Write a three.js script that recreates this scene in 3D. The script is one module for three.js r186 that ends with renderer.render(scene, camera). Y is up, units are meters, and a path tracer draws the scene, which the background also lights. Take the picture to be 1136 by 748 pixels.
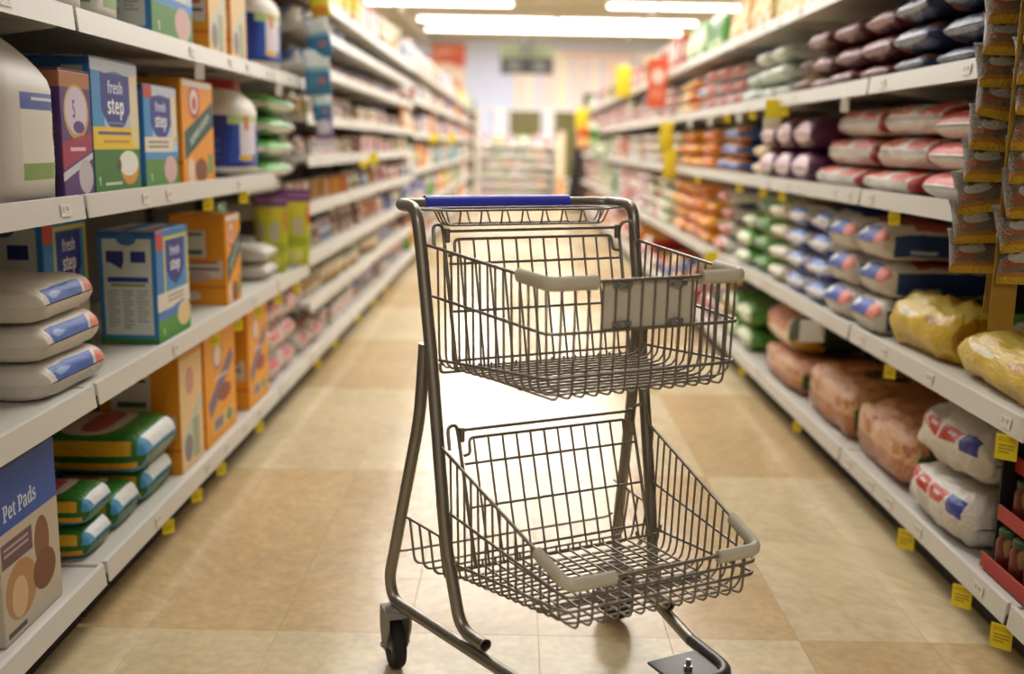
import * as THREE from 'three';
import { RoundedBoxGeometry } from 'three/addons/geometries/RoundedBoxGeometry.js';
import { mergeGeometries } from 'three/addons/utils/BufferGeometryUtils.js';
import { RectAreaLightUniformsLib } from 'three/addons/lights/RectAreaLightUniformsLib.js';
import { ImprovedNoise } from 'three/addons/math/ImprovedNoise.js';

// ---------------------------------------------------------------- camera, light, exposure
const scene = new THREE.Scene();
scene.background = new THREE.Color(0x000000);
const camera = new THREE.PerspectiveCamera(2 * Math.atan(374 / 1150.2) * 180 / Math.PI, 1136 / 748, 0.05, 80);
camera.filmGauge = 36;
camera.position.set(0, 1.13, 0);
camera.rotation.order = 'YXZ';
camera.rotation.set(-10.53 * Math.PI / 180, 0.103 * Math.PI / 180, 1.043 * Math.PI / 180);
camera.focus = 2.1;
camera.userData.fStop = 1.55;
const renderer = new THREE.WebGLRenderer({ antialias: true });
renderer.toneMapping = THREE.LinearToneMapping;
renderer.toneMappingExposure = 0.92;
renderer.shadowMap.enabled = true;
RectAreaLightUniformsLib.init();
const LAMP = { nits: 42, glow: 8, color: new THREE.Color(1.0, 0.972, 0.93), y: 4.1 };
// fluorescent rows: distance down the aisle, then the centres and length of the fixtures in that row
const LAMP_ROWS = [
  [-2.6, [[0.2, 2.6]]], [3.3, [[0.2, 1.25]]], [6.1, [[0.2, 3.7]]], [8.8, [[0.2, 3.7], [-4.6, 3.7], [5.0, 3.7]]], [11.6, [[0.2, 3.7], [-4.6, 3.7], [5.0, 3.7]]],
  [14.75, [[0.2, 3.7], [-4.6, 3.7], [5.0, 3.7]]], [17.5, [[0.2, 3.7], [-4.6, 3.7], [5.0, 3.7]]], [20.3, [[0.2, 3.7], [-4.6, 3.7], [5.0, 3.7]]],
  [23.4, [[-1.75, 3.2], [3.7, 3.6]]], [26.4, [[-0.8, 3.4], [2.65, 3.4]]], [28.6, [[0.9, 6.8]]],
];

// ---------------------------------------------------------------- helpers
let seed = 7;
const rnd = () => { seed = (seed * 1664525 + 1013904223) >>> 0; return seed / 4294967296; };
const rr = (a, b) => a + (b - a) * rnd();
const pick = (a) => a[Math.floor(rnd() * a.length)];
const noise = new ImprovedNoise();
const used = {};
function numbered(n) { const k = used[n] || 0; used[n] = k + 1; return k ? n + '_' + String(k).padStart(3, '0') : n; }
function mesh(name, geo, mat, parent, pos, rot) {
  const m = new THREE.Mesh(geo, mat); m.name = name; m.castShadow = m.receiveShadow = true;
  if (pos) m.position.set(...pos); if (rot) m.rotation.set(...rot);
  if (parent) parent.add(m);
  return m;
}
function thing(name, label, category, pos = [0, 0, 0], turn = 0, group) {
  const g = new THREE.Group(); g.name = numbered(name); g.position.set(...pos); g.rotation.y = turn;
  g.userData = { label, category }; if (group) g.userData.group = group;
  scene.add(g); return g;
}
function single(name, geo, mat, label, category, pos, turn = 0, group) {
  const m = mesh(numbered(name), geo, mat, scene, pos); m.rotation.y = turn;
  m.userData = { label, category }; if (group) m.userData.group = group;
  return m;
}
function struct(name, geo, mat, pos, rot) { const m = mesh(name, geo, mat, scene, pos, rot); m.userData = { kind: 'structure' }; return m; }
function part(name, parent) { const g = new THREE.Group(); g.name = name; parent.add(g); return g; }
const box = (w, h, d, x = 0, y = 0, z = 0) => new THREE.BoxGeometry(w, h, d).translate(x, y, z);
const rbox = (w, h, d, r = 0.004, x = 0, y = 0, z = 0) => new RoundedBoxGeometry(w, h, d, 1, r).translate(x, y, z);
const std = (color, roughness = 0.6, metalness = 0, extra = {}) => new THREE.MeshStandardMaterial({ color, roughness, metalness, ...extra });
const V = (a) => new THREE.Vector3(...a);
// a polyline with rounded corners
function fillet(pts, r, n = 4) {
  const P = pts.map(V), out = [P[0]];
  for (let i = 1; i < P.length - 1; i++) {
    const a = P[i - 1].clone().sub(P[i]), b = P[i + 1].clone().sub(P[i]);
    const k = Math.min(r, a.length() * 0.48, b.length() * 0.48);
    const A = P[i].clone().addScaledVector(a.normalize(), k), B = P[i].clone().addScaledVector(b.normalize(), k);
    for (let j = 0; j <= n; j++) {
      const t = j / n;
      out.push(A.clone().multiplyScalar((1 - t) * (1 - t)).addScaledVector(P[i], 2 * t * (1 - t)).addScaledVector(B, t * t));
    }
  }
  out.push(P[P.length - 1]);
  return out;
}
// a round rod along a list of points, ends capped unless open
function rod(pts, r, sides = 6, open = false) {
  const n = pts.length, T = [], pos = [], nor = [], uv = [], idx = [];
  for (let i = 0; i < n; i++) T.push(pts[Math.min(i + 1, n - 1)].clone().sub(pts[Math.max(i - 1, 0)]).normalize());
  let N = Math.abs(T[0].y) < 0.9 ? new THREE.Vector3(0, 1, 0) : new THREE.Vector3(1, 0, 0);
  N.addScaledVector(T[0], -N.dot(T[0])).normalize();
  let len = 0;
  for (let i = 0; i < n; i++) {
    if (i) { len += pts[i].distanceTo(pts[i - 1]); N.addScaledVector(T[i], -N.dot(T[i])).normalize(); }
    const B = T[i].clone().cross(N);
    for (let k = 0; k <= sides; k++) {
      const a = k / sides * Math.PI * 2, d = N.clone().multiplyScalar(Math.cos(a)).addScaledVector(B, Math.sin(a));
      pos.push(pts[i].x + d.x * r, pts[i].y + d.y * r, pts[i].z + d.z * r); nor.push(d.x, d.y, d.z); uv.push(k / sides, len * 10);
    }
  }
  const w = sides + 1;
  for (let i = 0; i < n - 1; i++) for (let k = 0; k < sides; k++) { const a = i * w + k; idx.push(a, a + 1, a + w, a + 1, a + w + 1, a + w); }
  if (!open) for (const [i, s] of [[0, -1], [n - 1, 1]]) {
    const c = pos.length / 3, t = T[i].clone().multiplyScalar(s);
    pos.push(pts[i].x, pts[i].y, pts[i].z); nor.push(t.x, t.y, t.z); uv.push(0.5, 0.5);
    for (let k = 0; k <= sides; k++) { const b = (i * w + k) * 3; pos.push(pos[b], pos[b + 1], pos[b + 2]); nor.push(t.x, t.y, t.z); uv.push(0, 0); }
    for (let k = 0; k < sides; k++) s > 0 ? idx.push(c, c + 1 + k, c + 2 + k) : idx.push(c, c + 2 + k, c + 1 + k);
  }
  const g = new THREE.BufferGeometry();
  g.setAttribute('position', new THREE.Float32BufferAttribute(pos, 3)); g.setAttribute('normal', new THREE.Float32BufferAttribute(nor, 3));
  g.setAttribute('uv', new THREE.Float32BufferAttribute(uv, 2)); g.setIndex(idx);
  return g;
}
const wireRod = (pts, r, fr = 0.012, sides = 6) => rod(fillet(pts, fr, 3), r, sides);
// a skin over rings: f(t, a) gives a point for t in 0..1 along and a in 0..1 around
function loft(nL, nA, f) {
  const pos = [], uv = [], idx = [];
  for (let i = 0; i <= nL; i++) for (let k = 0; k <= nA; k++) { pos.push(...f(i / nL, k === nA ? 0 : k / nA)); uv.push(k / nA, i / nL); }
  for (let i = 0; i < nL; i++) for (let k = 0; k < nA; k++) { const a = i * (nA + 1) + k, b = a + nA + 1; idx.push(a, b, a + 1, a + 1, b, b + 1); }
  const g = new THREE.BufferGeometry();
  g.setAttribute('position', new THREE.Float32BufferAttribute(pos, 3)); g.setAttribute('uv', new THREE.Float32BufferAttribute(uv, 2)); g.setIndex(idx);
  g.computeVertexNormals();
  const nn = g.attributes.normal;               // weld the shading of the seam
  for (let i = 0; i <= nL; i++) {
    const a = i * (nA + 1), b = a + nA, v = new THREE.Vector3(nn.getX(a) + nn.getX(b), nn.getY(a) + nn.getY(b), nn.getZ(a) + nn.getZ(b)).normalize();
    nn.setXYZ(a, v.x, v.y, v.z); nn.setXYZ(b, v.x, v.y, v.z);
  }
  return g;
}
const sgnpow = (v, p) => Math.sign(v) * Math.pow(Math.abs(v), p);
// ---- printed textures. Shapes in 0..1 with y down: r rect, e ellipse, p polygon, t text, l lines of small print, s speckle of dots
function ink(c, ops, x0, y0, w, h) {
  for (const [k, col, ...q] of ops) {
    c.fillStyle = col; c.beginPath();
    if (k === 'r') c.fillRect(x0 + q[0] * w, y0 + q[1] * h, q[2] * w, q[3] * h);
    else if (k === 'e') { c.ellipse(x0 + q[0] * w, y0 + q[1] * h, q[2] * w, q[3] * h, q[4] || 0, 0, Math.PI * 2); c.fill(); }
    else if (k === 'p') { for (let i = 0; i < q.length; i += 2) c[i ? 'lineTo' : 'moveTo'](x0 + q[i] * w, y0 + q[i + 1] * h); c.closePath(); c.fill(); }
    else if (k === 't') {
      c.save(); c.translate(x0 + q[1] * w, y0 + q[2] * h); c.rotate(q[4] || 0); c.font = 'bold ' + Math.round(q[3] * h) + 'px ' + (q[5] || 'sans-serif');
      c.textAlign = 'center'; c.textBaseline = 'middle'; c.fillText(q[0], 0, 0); c.restore();
    } else if (k === 'l') { const [x, y, ww, hh, n] = q; for (let i = 0; i < n; i++) c.fillRect(x0 + x * w, y0 + (y + hh * i / n) * h, ww * w * (i % 3 === 2 ? 0.7 : 1), hh / n * 0.45 * h); }
    else if (k === 's') { const [x, y, ww, hh, n, r] = q; for (let i = 0; i < n; i++) { c.beginPath(); c.ellipse(x0 + (x + rnd() * ww) * w, y0 + (y + rnd() * hh) * h, r * w, r * w, 0, 0, 7); c.fill(); } }
  }
}
function canvasTex(w, h, paint) {
  const cv = document.createElement('canvas'); cv.width = w; cv.height = h;
  paint(cv.getContext('2d'));
  const t = new THREE.CanvasTexture(cv); t.colorSpace = THREE.SRGBColorSpace; t.wrapS = t.wrapT = THREE.RepeatWrapping;
  return t;
}
// front print on the first half (around), back on the second
function wrapPrint(base, front, back, rough = 0.45, size = 256) {
  const t = canvasTex(size * 2, size, (c) => { c.fillStyle = base; c.fillRect(0, 0, size * 2, size); ink(c, front, 0, 0, size, size); ink(c, back || front, size, 0, size, size); });
  return new THREE.MeshStandardMaterial({ map: t, roughness: rough });
}
function facePrint(base, ops, rough = 0.55, w = 256, h = 256) {
  return new THREE.MeshStandardMaterial({ map: canvasTex(w, h, (c) => { c.fillStyle = base; c.fillRect(0, 0, w, h); ink(c, ops, 0, 0, w, h); }), roughness: rough });
}
function dataTex(n, f, srgb = false) {
  const d = new Uint8Array(n * n * 4);
  for (let y = 0; y < n; y++) for (let x = 0; x < n; x++) { const v = f(x / n, y / n); const o = (y * n + x) * 4; for (let k = 0; k < 3; k++) d[o + k] = Math.max(0, Math.min(255, v[k])); d[o + 3] = 255; }
  const t = new THREE.DataTexture(d, n, n); t.magFilter = t.minFilter = THREE.LinearFilter; t.wrapS = t.wrapT = THREE.RepeatWrapping;
  if (srgb) t.colorSpace = THREE.SRGBColorSpace; t.needsUpdate = true;
  return t;
}
// noise that repeats over 0..1
function pnoise(x, y, f, s = 0) {
  const a = x * Math.PI * 2, b = y * Math.PI * 2, r = f / 6.283;
  return noise.noise(Math.cos(a) * r + 31.3 + s, Math.sin(a) * r + Math.cos(b) * r + 7.1, Math.sin(b) * r + 3.7 + s);
}
// ---------------------------------------------------------------- the room
const RX0 = -7, RX1 = 7.6, RZ0 = -32, RZ1 = 4.5, RH = 4.2;
{
  const wallMat = std(0xc9d2ee, 0.8), sideMat = std(0xd8d2c6, 0.85);
  const ceilTex = dataTex(128, (x, y) => { const v = 168 + 14 * pnoise(x, y, 9) + 10 * pnoise(x, y, 30, 5); return [v, v * 0.96, v * 0.88]; }, true);
  ceilTex.repeat.set(6, 12);
  struct('ceiling', box(RX1 - RX0, 0.2, RZ1 - RZ0, (RX0 + RX1) / 2, RH + 0.1, (RZ0 + RZ1) / 2), std(0xffffff, 0.9, 0, { map: ceilTex }));
  struct('wall_back', box(RX1 - RX0 + 0.4, RH, 0.2, (RX0 + RX1) / 2, RH / 2, RZ0 - 0.1), wallMat);
  struct('wall_front', box(RX1 - RX0 + 0.4, RH, 0.2, (RX0 + RX1) / 2, RH / 2, RZ1 + 0.1), sideMat);
  struct('wall_left', box(0.2, RH, RZ1 - RZ0, RX0 - 0.1, RH / 2, (RZ0 + RZ1) / 2), sideMat);
  struct('wall_right', box(0.2, RH, RZ1 - RZ0, RX1 + 0.1, RH / 2, (RZ0 + RZ1) / 2), sideMat);
  // roof beams under the deck
  const beam = std(0xb9b2a4, 0.8), bg = box(RX1 - RX0 - 0.02, 0.1, 0.12);
  [-7, -10.1, -13.2, -16.1, -19, -21.6, -24.7, -28, -30.8].forEach((z, i) => struct('trim_' + (i + 1), bg, beam, [(RX0 + RX1) / 2, RH - 0.05, z]));
  struct('trim_10', rod([V([-2.6, 4.0, -4]), V([-2.6, 4.0, -31.9])], 0.03, 8), beam);
  struct('trim_11', rod([V([2.9, 4.02, -4]), V([2.9, 4.02, -31.9])], 0.025, 8), beam);
}
// ---------------------------------------------------------------- vinyl tile floor, waxed
const floor = struct('floor', box(RX1 - RX0 + 0.4, 0.2, RZ1 - RZ0 + 0.4, (RX0 + RX1) / 2, -0.1035, (RZ0 + RZ1) / 2), std(0xb8a582, 0.6));
{
  const N = 512;
  const chips = (r, g, b, s) => dataTex(N, (x, y) => {
    const k = 1 + 0.035 * pnoise(x, y, 6, s) + 0.05 * pnoise(x, y, 46, s) + 0.06 * pnoise(x, y, 120, s + 9);
    return [Math.min(255, r * k), Math.min(255, g * k), Math.min(255, b * k * (1 + 0.02 * pnoise(x, y, 20, s + 3)))];
  }, true);
  // the wax coat lies in slow ripples drawn out along the aisle, with scuffed streaks
  const wax = dataTex(N, (x, y) => { const v = 128 + 60 * pnoise(x, y, 12, 40) + 40 * pnoise(x * 3 % 1, y, 22, 44) + 22 * pnoise(x, y, 70, 48); return [v, v, v]; });
  const scuff = dataTex(N, (x, y) => {
    const st = Math.max(0, pnoise(x * 4 % 1, y, 16, 60)) ** 2, sm = pnoise(x, y, 24, 66);
    const v = 84 + 26 * st + 18 * sm; return [v, v, v];
  });
  const tone = (r, g, b, s) => new THREE.MeshPhysicalMaterial({ map: chips(r, g, b, s), roughnessMap: scuff, roughness: 0.62, bumpMap: wax, bumpScale: 0.001, specularIntensity: 1, ior: 1.52 });
  const light = [tone(213, 194, 157, 1), tone(210, 191, 154, 13)], tan = [tone(201, 174, 130, 2), tone(198, 171, 127, 17)];
  const S = 0.305, x0 = 0.68, z0 = 2.26;
  // shared bevelled tile; uv is set per tile so that the grain runs on across joints
  const tileGeo = (ix, iz, w = S, d = S) => {
    const b = 0.0005, e = 0.0003, hx = w / 2 - e, hz = d / 2 - e, ix2 = hx - b, iz2 = hz - b, y = 0, yb = -0.0004;
    const P = [[-ix2, y, -iz2], [ix2, y, -iz2], [ix2, y, iz2], [-ix2, y, iz2], [-hx, yb, -hz], [hx, yb, -hz], [hx, yb, hz], [-hx, yb, hz], [-hx, -0.003, -hz], [hx, -0.003, -hz], [hx, -0.003, hz], [-hx, -0.003, hz]];
    const pos = [], uv = [];
    const q = (a, b2, c, d2) => { for (const i of [a, d2, c, a, c, b2]) { pos.push(...P[i]); uv.push((P[i][0] + ix) / 2.2, (P[i][2] + iz) / 2.2); } };
    q(0, 1, 2, 3); for (let i = 0; i < 4; i++) { const j = (i + 1) % 4; q(i + 4, j + 4, j, i); q(i + 8, j + 8, j + 4, i + 4); }
    const g = new THREE.BufferGeometry();
    g.setAttribute('position', new THREE.Float32BufferAttribute(pos, 3)); g.setAttribute('uv', new THREE.Float32BufferAttribute(uv, 2)); g.computeVertexNormals();
    return g;
  };
  const far = [[], [], [], []];
  for (let iz = -9; iz < 98; iz++) for (let ix = -6; ix < 3; ix++) {
    const cx = x0 + (ix + 0.5) * S, cz = z0 + (iz + 0.5) * S;
    if (cz > 31.8) continue;
    const dark = (Math.floor(iz / 4) % 2 === 0) !== (ix >= 0), v = rnd() < 0.5 ? 0 : 1;
    const near = iz >= -3 && iz < 30;
    if (near) mesh('tile', tileGeo(cx, -cz), (dark ? tan : light)[v], floor, [cx, 0, -cz]);
    else far[(dark ? 2 : 0) + v].push(tileGeo(cx, -cz).translate(cx, 0, -cz));
  }
  // the cross aisle and the aisles behind the shelving, tiles too far off to tell apart
  for (const [xa, xb] of [[RX0, x0 - 6 * S], [x0 + 3 * S, RX1]]) for (let iz = -9; iz < 98; iz += 4) {
    const n = 4 * S, cz = z0 + (iz + 2) * S; if (cz > 31.4) continue;
    far[Math.floor(iz / 4) % 2 ? 0 : 2].push(tileGeo((xa + xb) / 2, -cz, xb - xa, n).translate((xa + xb) / 2, 0, -cz));
  }
  far.forEach((a, i) => { const m = mesh('distant_tiles', mergeGeometries(a), (i < 2 ? light : tan)[i % 2], floor); m.userData.kind = 'stuff'; });
}
// ---------------------------------------------------------------- fluorescent lights
{
  const housing = std(0xe9e7e0, 0.5), tubeMat = std(0xffffff, 0.4, 0, { emissive: LAMP.color, emissiveIntensity: LAMP.glow });
  const ord = ['first', 'second', 'third', 'fourth', 'fifth', 'sixth', 'seventh', 'eighth', 'ninth', 'tenth', 'eleventh', 'twelfth'];
  LAMP_ROWS.forEach(([z, list], ri) => list.forEach(([x, len], k) => {
    const where = list.length === 1 ? 'over the middle' : list.length === 2 ? ['left of two', 'right of two'][k] : ['over the middle', 'over the neighbouring aisle left', 'over the neighbouring aisle right'][k];
    const t = thing('ceiling_light', 'long white fluorescent strip light, ' + ord[ri] + ' row from the camera, ' + where, 'light', [x, LAMP.y, -z], 0, 'fluorescent strip lights');
    mesh('housing', rbox(len, 0.06, 0.34, 0.008, 0, 0.06, 0), housing, t);
    for (const s of [-1, 1]) mesh('hanger', box(0.03, 0.02, 0.2, s * len * 0.35, 0.09, 0), housing, t);
    for (const s of [-1, 1]) mesh('tube', rod([V([-len / 2 + 0.03, 0.012, s * 0.09]), V([len / 2 - 0.03, 0.012, s * 0.09])], 0.018, 8), tubeMat, t);
    const L = new THREE.RectAreaLight(LAMP.color, LAMP.nits, len - 0.06, 0.28);
    L.position.set(x, LAMP.y - 0.012, -z); L.rotation.x = -Math.PI / 2; L.castShadow = true; scene.add(L);
  }));
}
// ---------------------------------------------------------------- the shopping cart (x across, y up, z towards its front)
{
  const cart = thing('shopping_cart', 'two-tier grey wire shopping cart with a blue handle, standing in the aisle', 'shopping cart', [0.0052, 0, -2.233], 26.913 * Math.PI / 180);
  const worn = dataTex(128, (x, y) => { const v = 128 + 50 * pnoise(x, y, 20, 3) + 40 * pnoise(x, y, 60, 8); return [v, v, v]; });
  const steel = std(0x948e84, 0.36, 0.8), wireMat = std(0x8f887e, 0.38, 0.8), darkSteel = std(0x5c5a58, 0.35, 0.6);
  steel.bumpMap = worn; steel.bumpScale = 0.0002;
  const cream = std(0xd2cab8, 0.45), blue = std(0x4149d2, 0.32), rubber = std(0x1d1c1b, 0.75), greyPlastic = std(0x8b8780, 0.5), zinc = std(0xa9a9ad, 0.3, 0.9);
  const R = 0.0125;
  // frame: one handle-and-upright tube, and on either side a rear leg that bends into the base rail
  const arm = (s) => [[s * 0.215, 0.178, 0.315], [s * 0.23, 0.178, 0.232], [s * 0.245, 0.35, 0.188], [s * 0.248, 0.7, 0.12], [s * 0.252, 0.93, 0.07], [s * 0.256, 1.004, 0.054], [s * 0.257, 1.004, -0.058]];
  // round the two handle corners as well
  const loop = fillet([...arm(-1)].concat([...arm(1)].reverse()), 0.045, 7);
  mesh('upright_frame', rod(loop, R, 12, true), steel, cart);
  for (const s of [-1, 1]) {
    const end = mesh('tube_end', new THREE.TorusGeometry(R - 0.001, 0.0016, 5, 14), steel, cart, [s * 0.215, 0.18, 0.315]);
    mesh('rear_leg', rod(fillet([[s * 0.2525, 0.735, 0.092], [s * 0.257, 0.58, 0.078], [s * 0.29, 0.2, -0.016], [s * 0.285, 0.152, -0.002], [s * 0.195, 0.152, 0.42]], 0.05, 6), R, 12), steel, cart);
  }
  mesh('base_rail', rod(fillet([[-0.1955, 0.152, 0.418], [-0.187, 0.152, 0.565], [0.187, 0.152, 0.565], [0.1955, 0.152, 0.418]], 0.05, 6), R, 12), darkSteel, cart);
  mesh('handle_grip', rod([V([-0.193, 1.004, -0.058]), V([0.153, 1.004, -0.058])], 0.0168, 14), blue, cart);
  const bolt = mergeGeometries([new THREE.CylinderGeometry(0.008, 0.008, 0.008, 6).translate(0, 0.004, 0), new THREE.CylinderGeometry(0.0045, 0.0045, 0.02, 8).translate(0, 0.012, 0)]);
  for (const s of [-1, 1]) {
    const pl = mesh('corner_plate', rbox(0.12, 0.006, 0.11, 0.002, s * 0.125, 0.149, 0.51), darkSteel, cart);
    mesh('bolt', bolt, zinc, pl, [s * 0.118, 0.152, 0.515]);
  }
  // casters
  const wheelGeo = new THREE.LatheGeometry([[0.026, -0.012], [0.044, -0.012], [0.051, -0.014], [0.0545, -0.008], [0.055, 0], [0.0545, 0.008], [0.051, 0.014], [0.044, 0.012], [0.026, 0.012]].map((p) => new THREE.Vector2(...p)), 28).rotateZ(Math.PI / 2);
  const hubGeo = new THREE.LatheGeometry([[0.0, -0.015], [0.012, -0.015], [0.014, -0.009], [0.03, -0.008], [0.036, -0.011], [0.04, -0.011], [0.04, 0.011], [0.036, 0.011], [0.03, 0.008], [0.014, 0.009], [0.012, 0.015], [0, 0.015]].map((p) => new THREE.Vector2(...p)), 20).rotateZ(Math.PI / 2);
  const cheek = new THREE.Shape(); cheek.moveTo(-0.03, 0.135); cheek.lineTo(0.034, 0.135); cheek.quadraticCurveTo(0.05, 0.11, 0.03, 0.085); cheek.lineTo(0.012, 0.05); cheek.quadraticCurveTo(0, 0.036, -0.014, 0.05); cheek.quadraticCurveTo(-0.046, 0.09, -0.03, 0.135);
  const cheekGeo = new THREE.ExtrudeGeometry(cheek, { depth: 0.003, bevelEnabled: true, bevelSize: 0.001, bevelThickness: 0.001, bevelSegments: 1, curveSegments: 5 }).rotateY(-Math.PI / 2);
  const hood = rbox(0.05, 0.014, 0.07, 0.005, 0, 0.13, 0.002);
  const forkGeo = mergeGeometries([cheekGeo.clone().translate(0.026, 0, 0), cheekGeo.clone().translate(-0.022, 0, 0), hood, new THREE.CylinderGeometry(0.022, 0.024, 0.014, 16).translate(0, 0.139, 0.01)].map((g) => (g.index ? g.toNonIndexed() : g)).map((g) => { const h = g.clone(); for (const k of Object.keys(h.attributes)) if (!['position', 'normal', 'uv'].includes(k)) h.deleteAttribute(k); return h; }));
  const axle = new THREE.CylinderGeometry(0.006, 0.006, 0.064, 8).rotateZ(Math.PI / 2);
  for (const [x, z, turn] of [[-0.283, 0.0, -0.12], [0.281, 0.0, 0.25], [-0.12, 0.52, -0.3], [0.12, 0.52, 0.2]]) {
    const c = part('caster', cart); c.position.set(x, 0, z); c.rotation.y = turn;
    mesh('fork', forkGeo, greyPlastic, c);
    mesh('wheel', wheelGeo, rubber, c, [0, 0.055, 0]);
    mesh('hub', hubGeo, greyPlastic, c, [0, 0.055, 0]);
    mesh('axle', axle, zinc, c, [0, 0.055, 0]);
  }
  // ---- baskets. tier: rim, middle and low wire run from the upright (zb) to the front (zf)
  const lerp = (a, b, t) => a + (b - a) * t;
  function basket(name, o) {
    const b = part(name, cart), w1 = 0.0031, w2 = 0.0024, T = (z) => lerp(o.tb, o.tf, (z - o.zb) / (o.zf - o.zb));
    const rimY = (z) => lerp(o.rim[1], o.rim[2], (z - o.rim[0]) / (o.zf - o.rim[0]));
    const floorY = (z) => lerp(o.floor[1], o.floor[3], (z - o.floor[0]) / (o.floor[2] - o.floor[0]));
    for (const [nm, [z, y0, y1], r, dz] of [['rim', o.rim, 0.0034, 0], ['band_wire', o.mid, w1, -0.001], ['band_wire', o.low, w1, -0.0035]])
      mesh(nm, wireRod([[-T(z), y0, z], [-o.tf, y1, o.zf + dz], [o.tf, y1, o.zf + dz], [T(z), y0, z]], r, 0.022, 7), wireMat, b);
    // wires that drop from one side rim, cross the floor and climb to the other
    for (let z = o.zb + o.first; z < o.zf - 0.012; z += o.step) {
      const t = T(z) - 0.004, fy = floorY(z) + 0.004, f = z > o.zf - 0.03 ? 0.012 : 0;
      mesh('cross_wire', wireRod([[-t, rimY(z), z], [-t + 0.006, fy + f, z], [t - 0.006, fy + f, z], [t, rimY(z), z]], w2, 0.03, 5), wireMat, b);
    }
    // wires that drop from the front rim and run back along the floor
    const n = Math.round(2 * o.tf / 0.0272);
    for (let i = 1; i < n; i++) {
      const x = -o.tf + 2 * o.tf * i / n, zf = o.zf - 0.004;
      mesh('lengthwise_wire', wireRod([[x, rimY(o.zf), zf], [x, floorY(o.zf) - 0.001, zf - 0.004], [x * 1.05, o.back[1], o.back[0]], [x * 1.05, o.back[1] + 0.012, o.back[0] - 0.003]], w2, 0.02, 5), wireMat, b);
    }
    mesh('back_bar', wireRod([[-o.tb + 0.002, o.back[1] + 0.02, o.back[0] + 0.004], [-o.tb + 0.004, o.back[1], o.back[0]], [o.tb - 0.004, o.back[1], o.back[0]], [o.tb - 0.002, o.back[1] + 0.02, o.back[0] + 0.004]], w1, 0.012, 6), wireMat, b);
    mesh('brace_wire', wireRod([[-T(o.zf - 0.14) + 0.034, floorY(o.zf - 0.14), o.zf - 0.14], [T(o.zf - 0.14) - 0.034, floorY(o.zf - 0.14), o.zf - 0.14]], w1, 0.01, 6), wireMat, b);
    // moulded corner bumpers over the rim
    for (const s of [-1, 1]) {
      const slope = (o.rim[2] - o.rim[1]) / (o.zf - o.rim[0]);
      const zs = o.zf - 0.092, pts = fillet([[s * T(zs), rimY(zs) + 0.001, zs], [s * o.tf, o.rim[2] + 0.001, o.zf], [s * (o.tf - 0.092), o.rim[2] + 0.001, o.zf]], 0.02, 5);
      const g = rod(pts, 0.0095, 10), p = g.attributes.position;
      // taller than it is wide: the sleeve hangs below the rim
      const c = new THREE.Vector3();
      for (let i = 0; i < p.count; i++) {
        c.fromBufferAttribute(p, i); const zz = Math.min(o.zf, Math.max(zs, c.z)), base = o.rim[2] + (zz - o.zf) * slope;
        p.setY(i, base + (c.y - base) * 1.35 - 0.003);
      }
      g.computeVertexNormals();
      mesh('corner_bumper', g, cream, b);
    }
    // hinged back gate leaning with the uprights
    const gate = (h) => o.gate[0] + (h - o.gate[1]) * o.gate[2];
    const G = (t, h, dz = 0) => [t, h, gate(h) + dz], g0 = o.gate[1], gb = o.gate[3], tw = 0.2;
    for (const s of [-1, 1]) {
      mesh('gate_hook', wireRod([[s * 0.236, g0 - 0.03, gate(g0 - 0.03) + 0.018], [s * 0.234, g0 + 0.014, gate(g0) + 0.012], [s * 0.212, g0 + 0.014, gate(g0) + 0.004], [s * 0.206, g0 - 0.006, gate(g0)], G(s * (tw + 0.004), gb)], 0.0036, 0.012, 7), wireMat, b);
      mesh('gate_clip', rbox(0.011, 0.03, 0.011, 0.003), wireMat, b, [s * tw, g0 - 0.008, gate(g0 - 0.008) + 0.002]);
    }
    mesh('gate_bar', wireRod([G(-tw, g0), G(tw, g0)], 0.0034, 0.01, 7), wireMat, b);
    mesh('gate_frame', wireRod([G(-tw, g0 - 0.048), G(-tw + 0.014, g0 - 0.046), G(-tw + 0.016, g0 - 0.016), G(tw - 0.016, g0 - 0.016), G(tw - 0.014, g0 - 0.046), G(tw, g0 - 0.048)], 0.0032, 0.01, 7), wireMat, b);
    for (const h of o.gateBars) mesh('gate_bar', wireRod([G(-tw, h), G(tw, h)], 0.0029, 0.01, 6), wireMat, b);
    for (let i = 0; i < 12; i++) { const t = -0.176 + 0.352 * i / 11; mesh('gate_wire', wireRod([G(t, g0 - 0.016, 0.004), G(t, gb, 0.004)], w2, 0.01, 5), wireMat, b); }
    return b;
  }
  const up = basket('upper_basket', { zb: 0.087, zf: 0.508, tb: 0.243, tf: 0.2, rim: [0.085, 0.931, 0.906], mid: [0.108, 0.832, 0.82], low: [0.134, 0.708, 0.744], floor: [0.14, 0.683, 0.49, 0.702], back: [0.142, 0.684], first: 0.03, step: 0.0268, gate: [0.076, 0.957, -0.245, 0.69], gateBars: [0.893, 0.8, 0.705] });
  const low = basket('lower_basket', { zb: 0.18, zf: 0.597, tb: 0.243, tf: 0.2, rim: [0.163, 0.537, 0.414], mid: [0.193, 0.412, 0.389], low: [0.209, 0.311, 0.364], floor: [0.18, 0.262, 0.575, 0.322], back: [0.23, 0.306], first: 0.012, step: 0.0262, gate: [0.156, 0.566, -0.345, 0.31], gateBars: [0.502, 0.42, 0.335] });
  // short tray behind the gate, between the rear legs
  for (const s of [-1, 1]) mesh('tray_rail', wireRod([[s * 0.272, 0.35, -0.006], [s * 0.245, 0.353, 0.185]], 0.003, 0.01, 6), wireMat, low);
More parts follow.
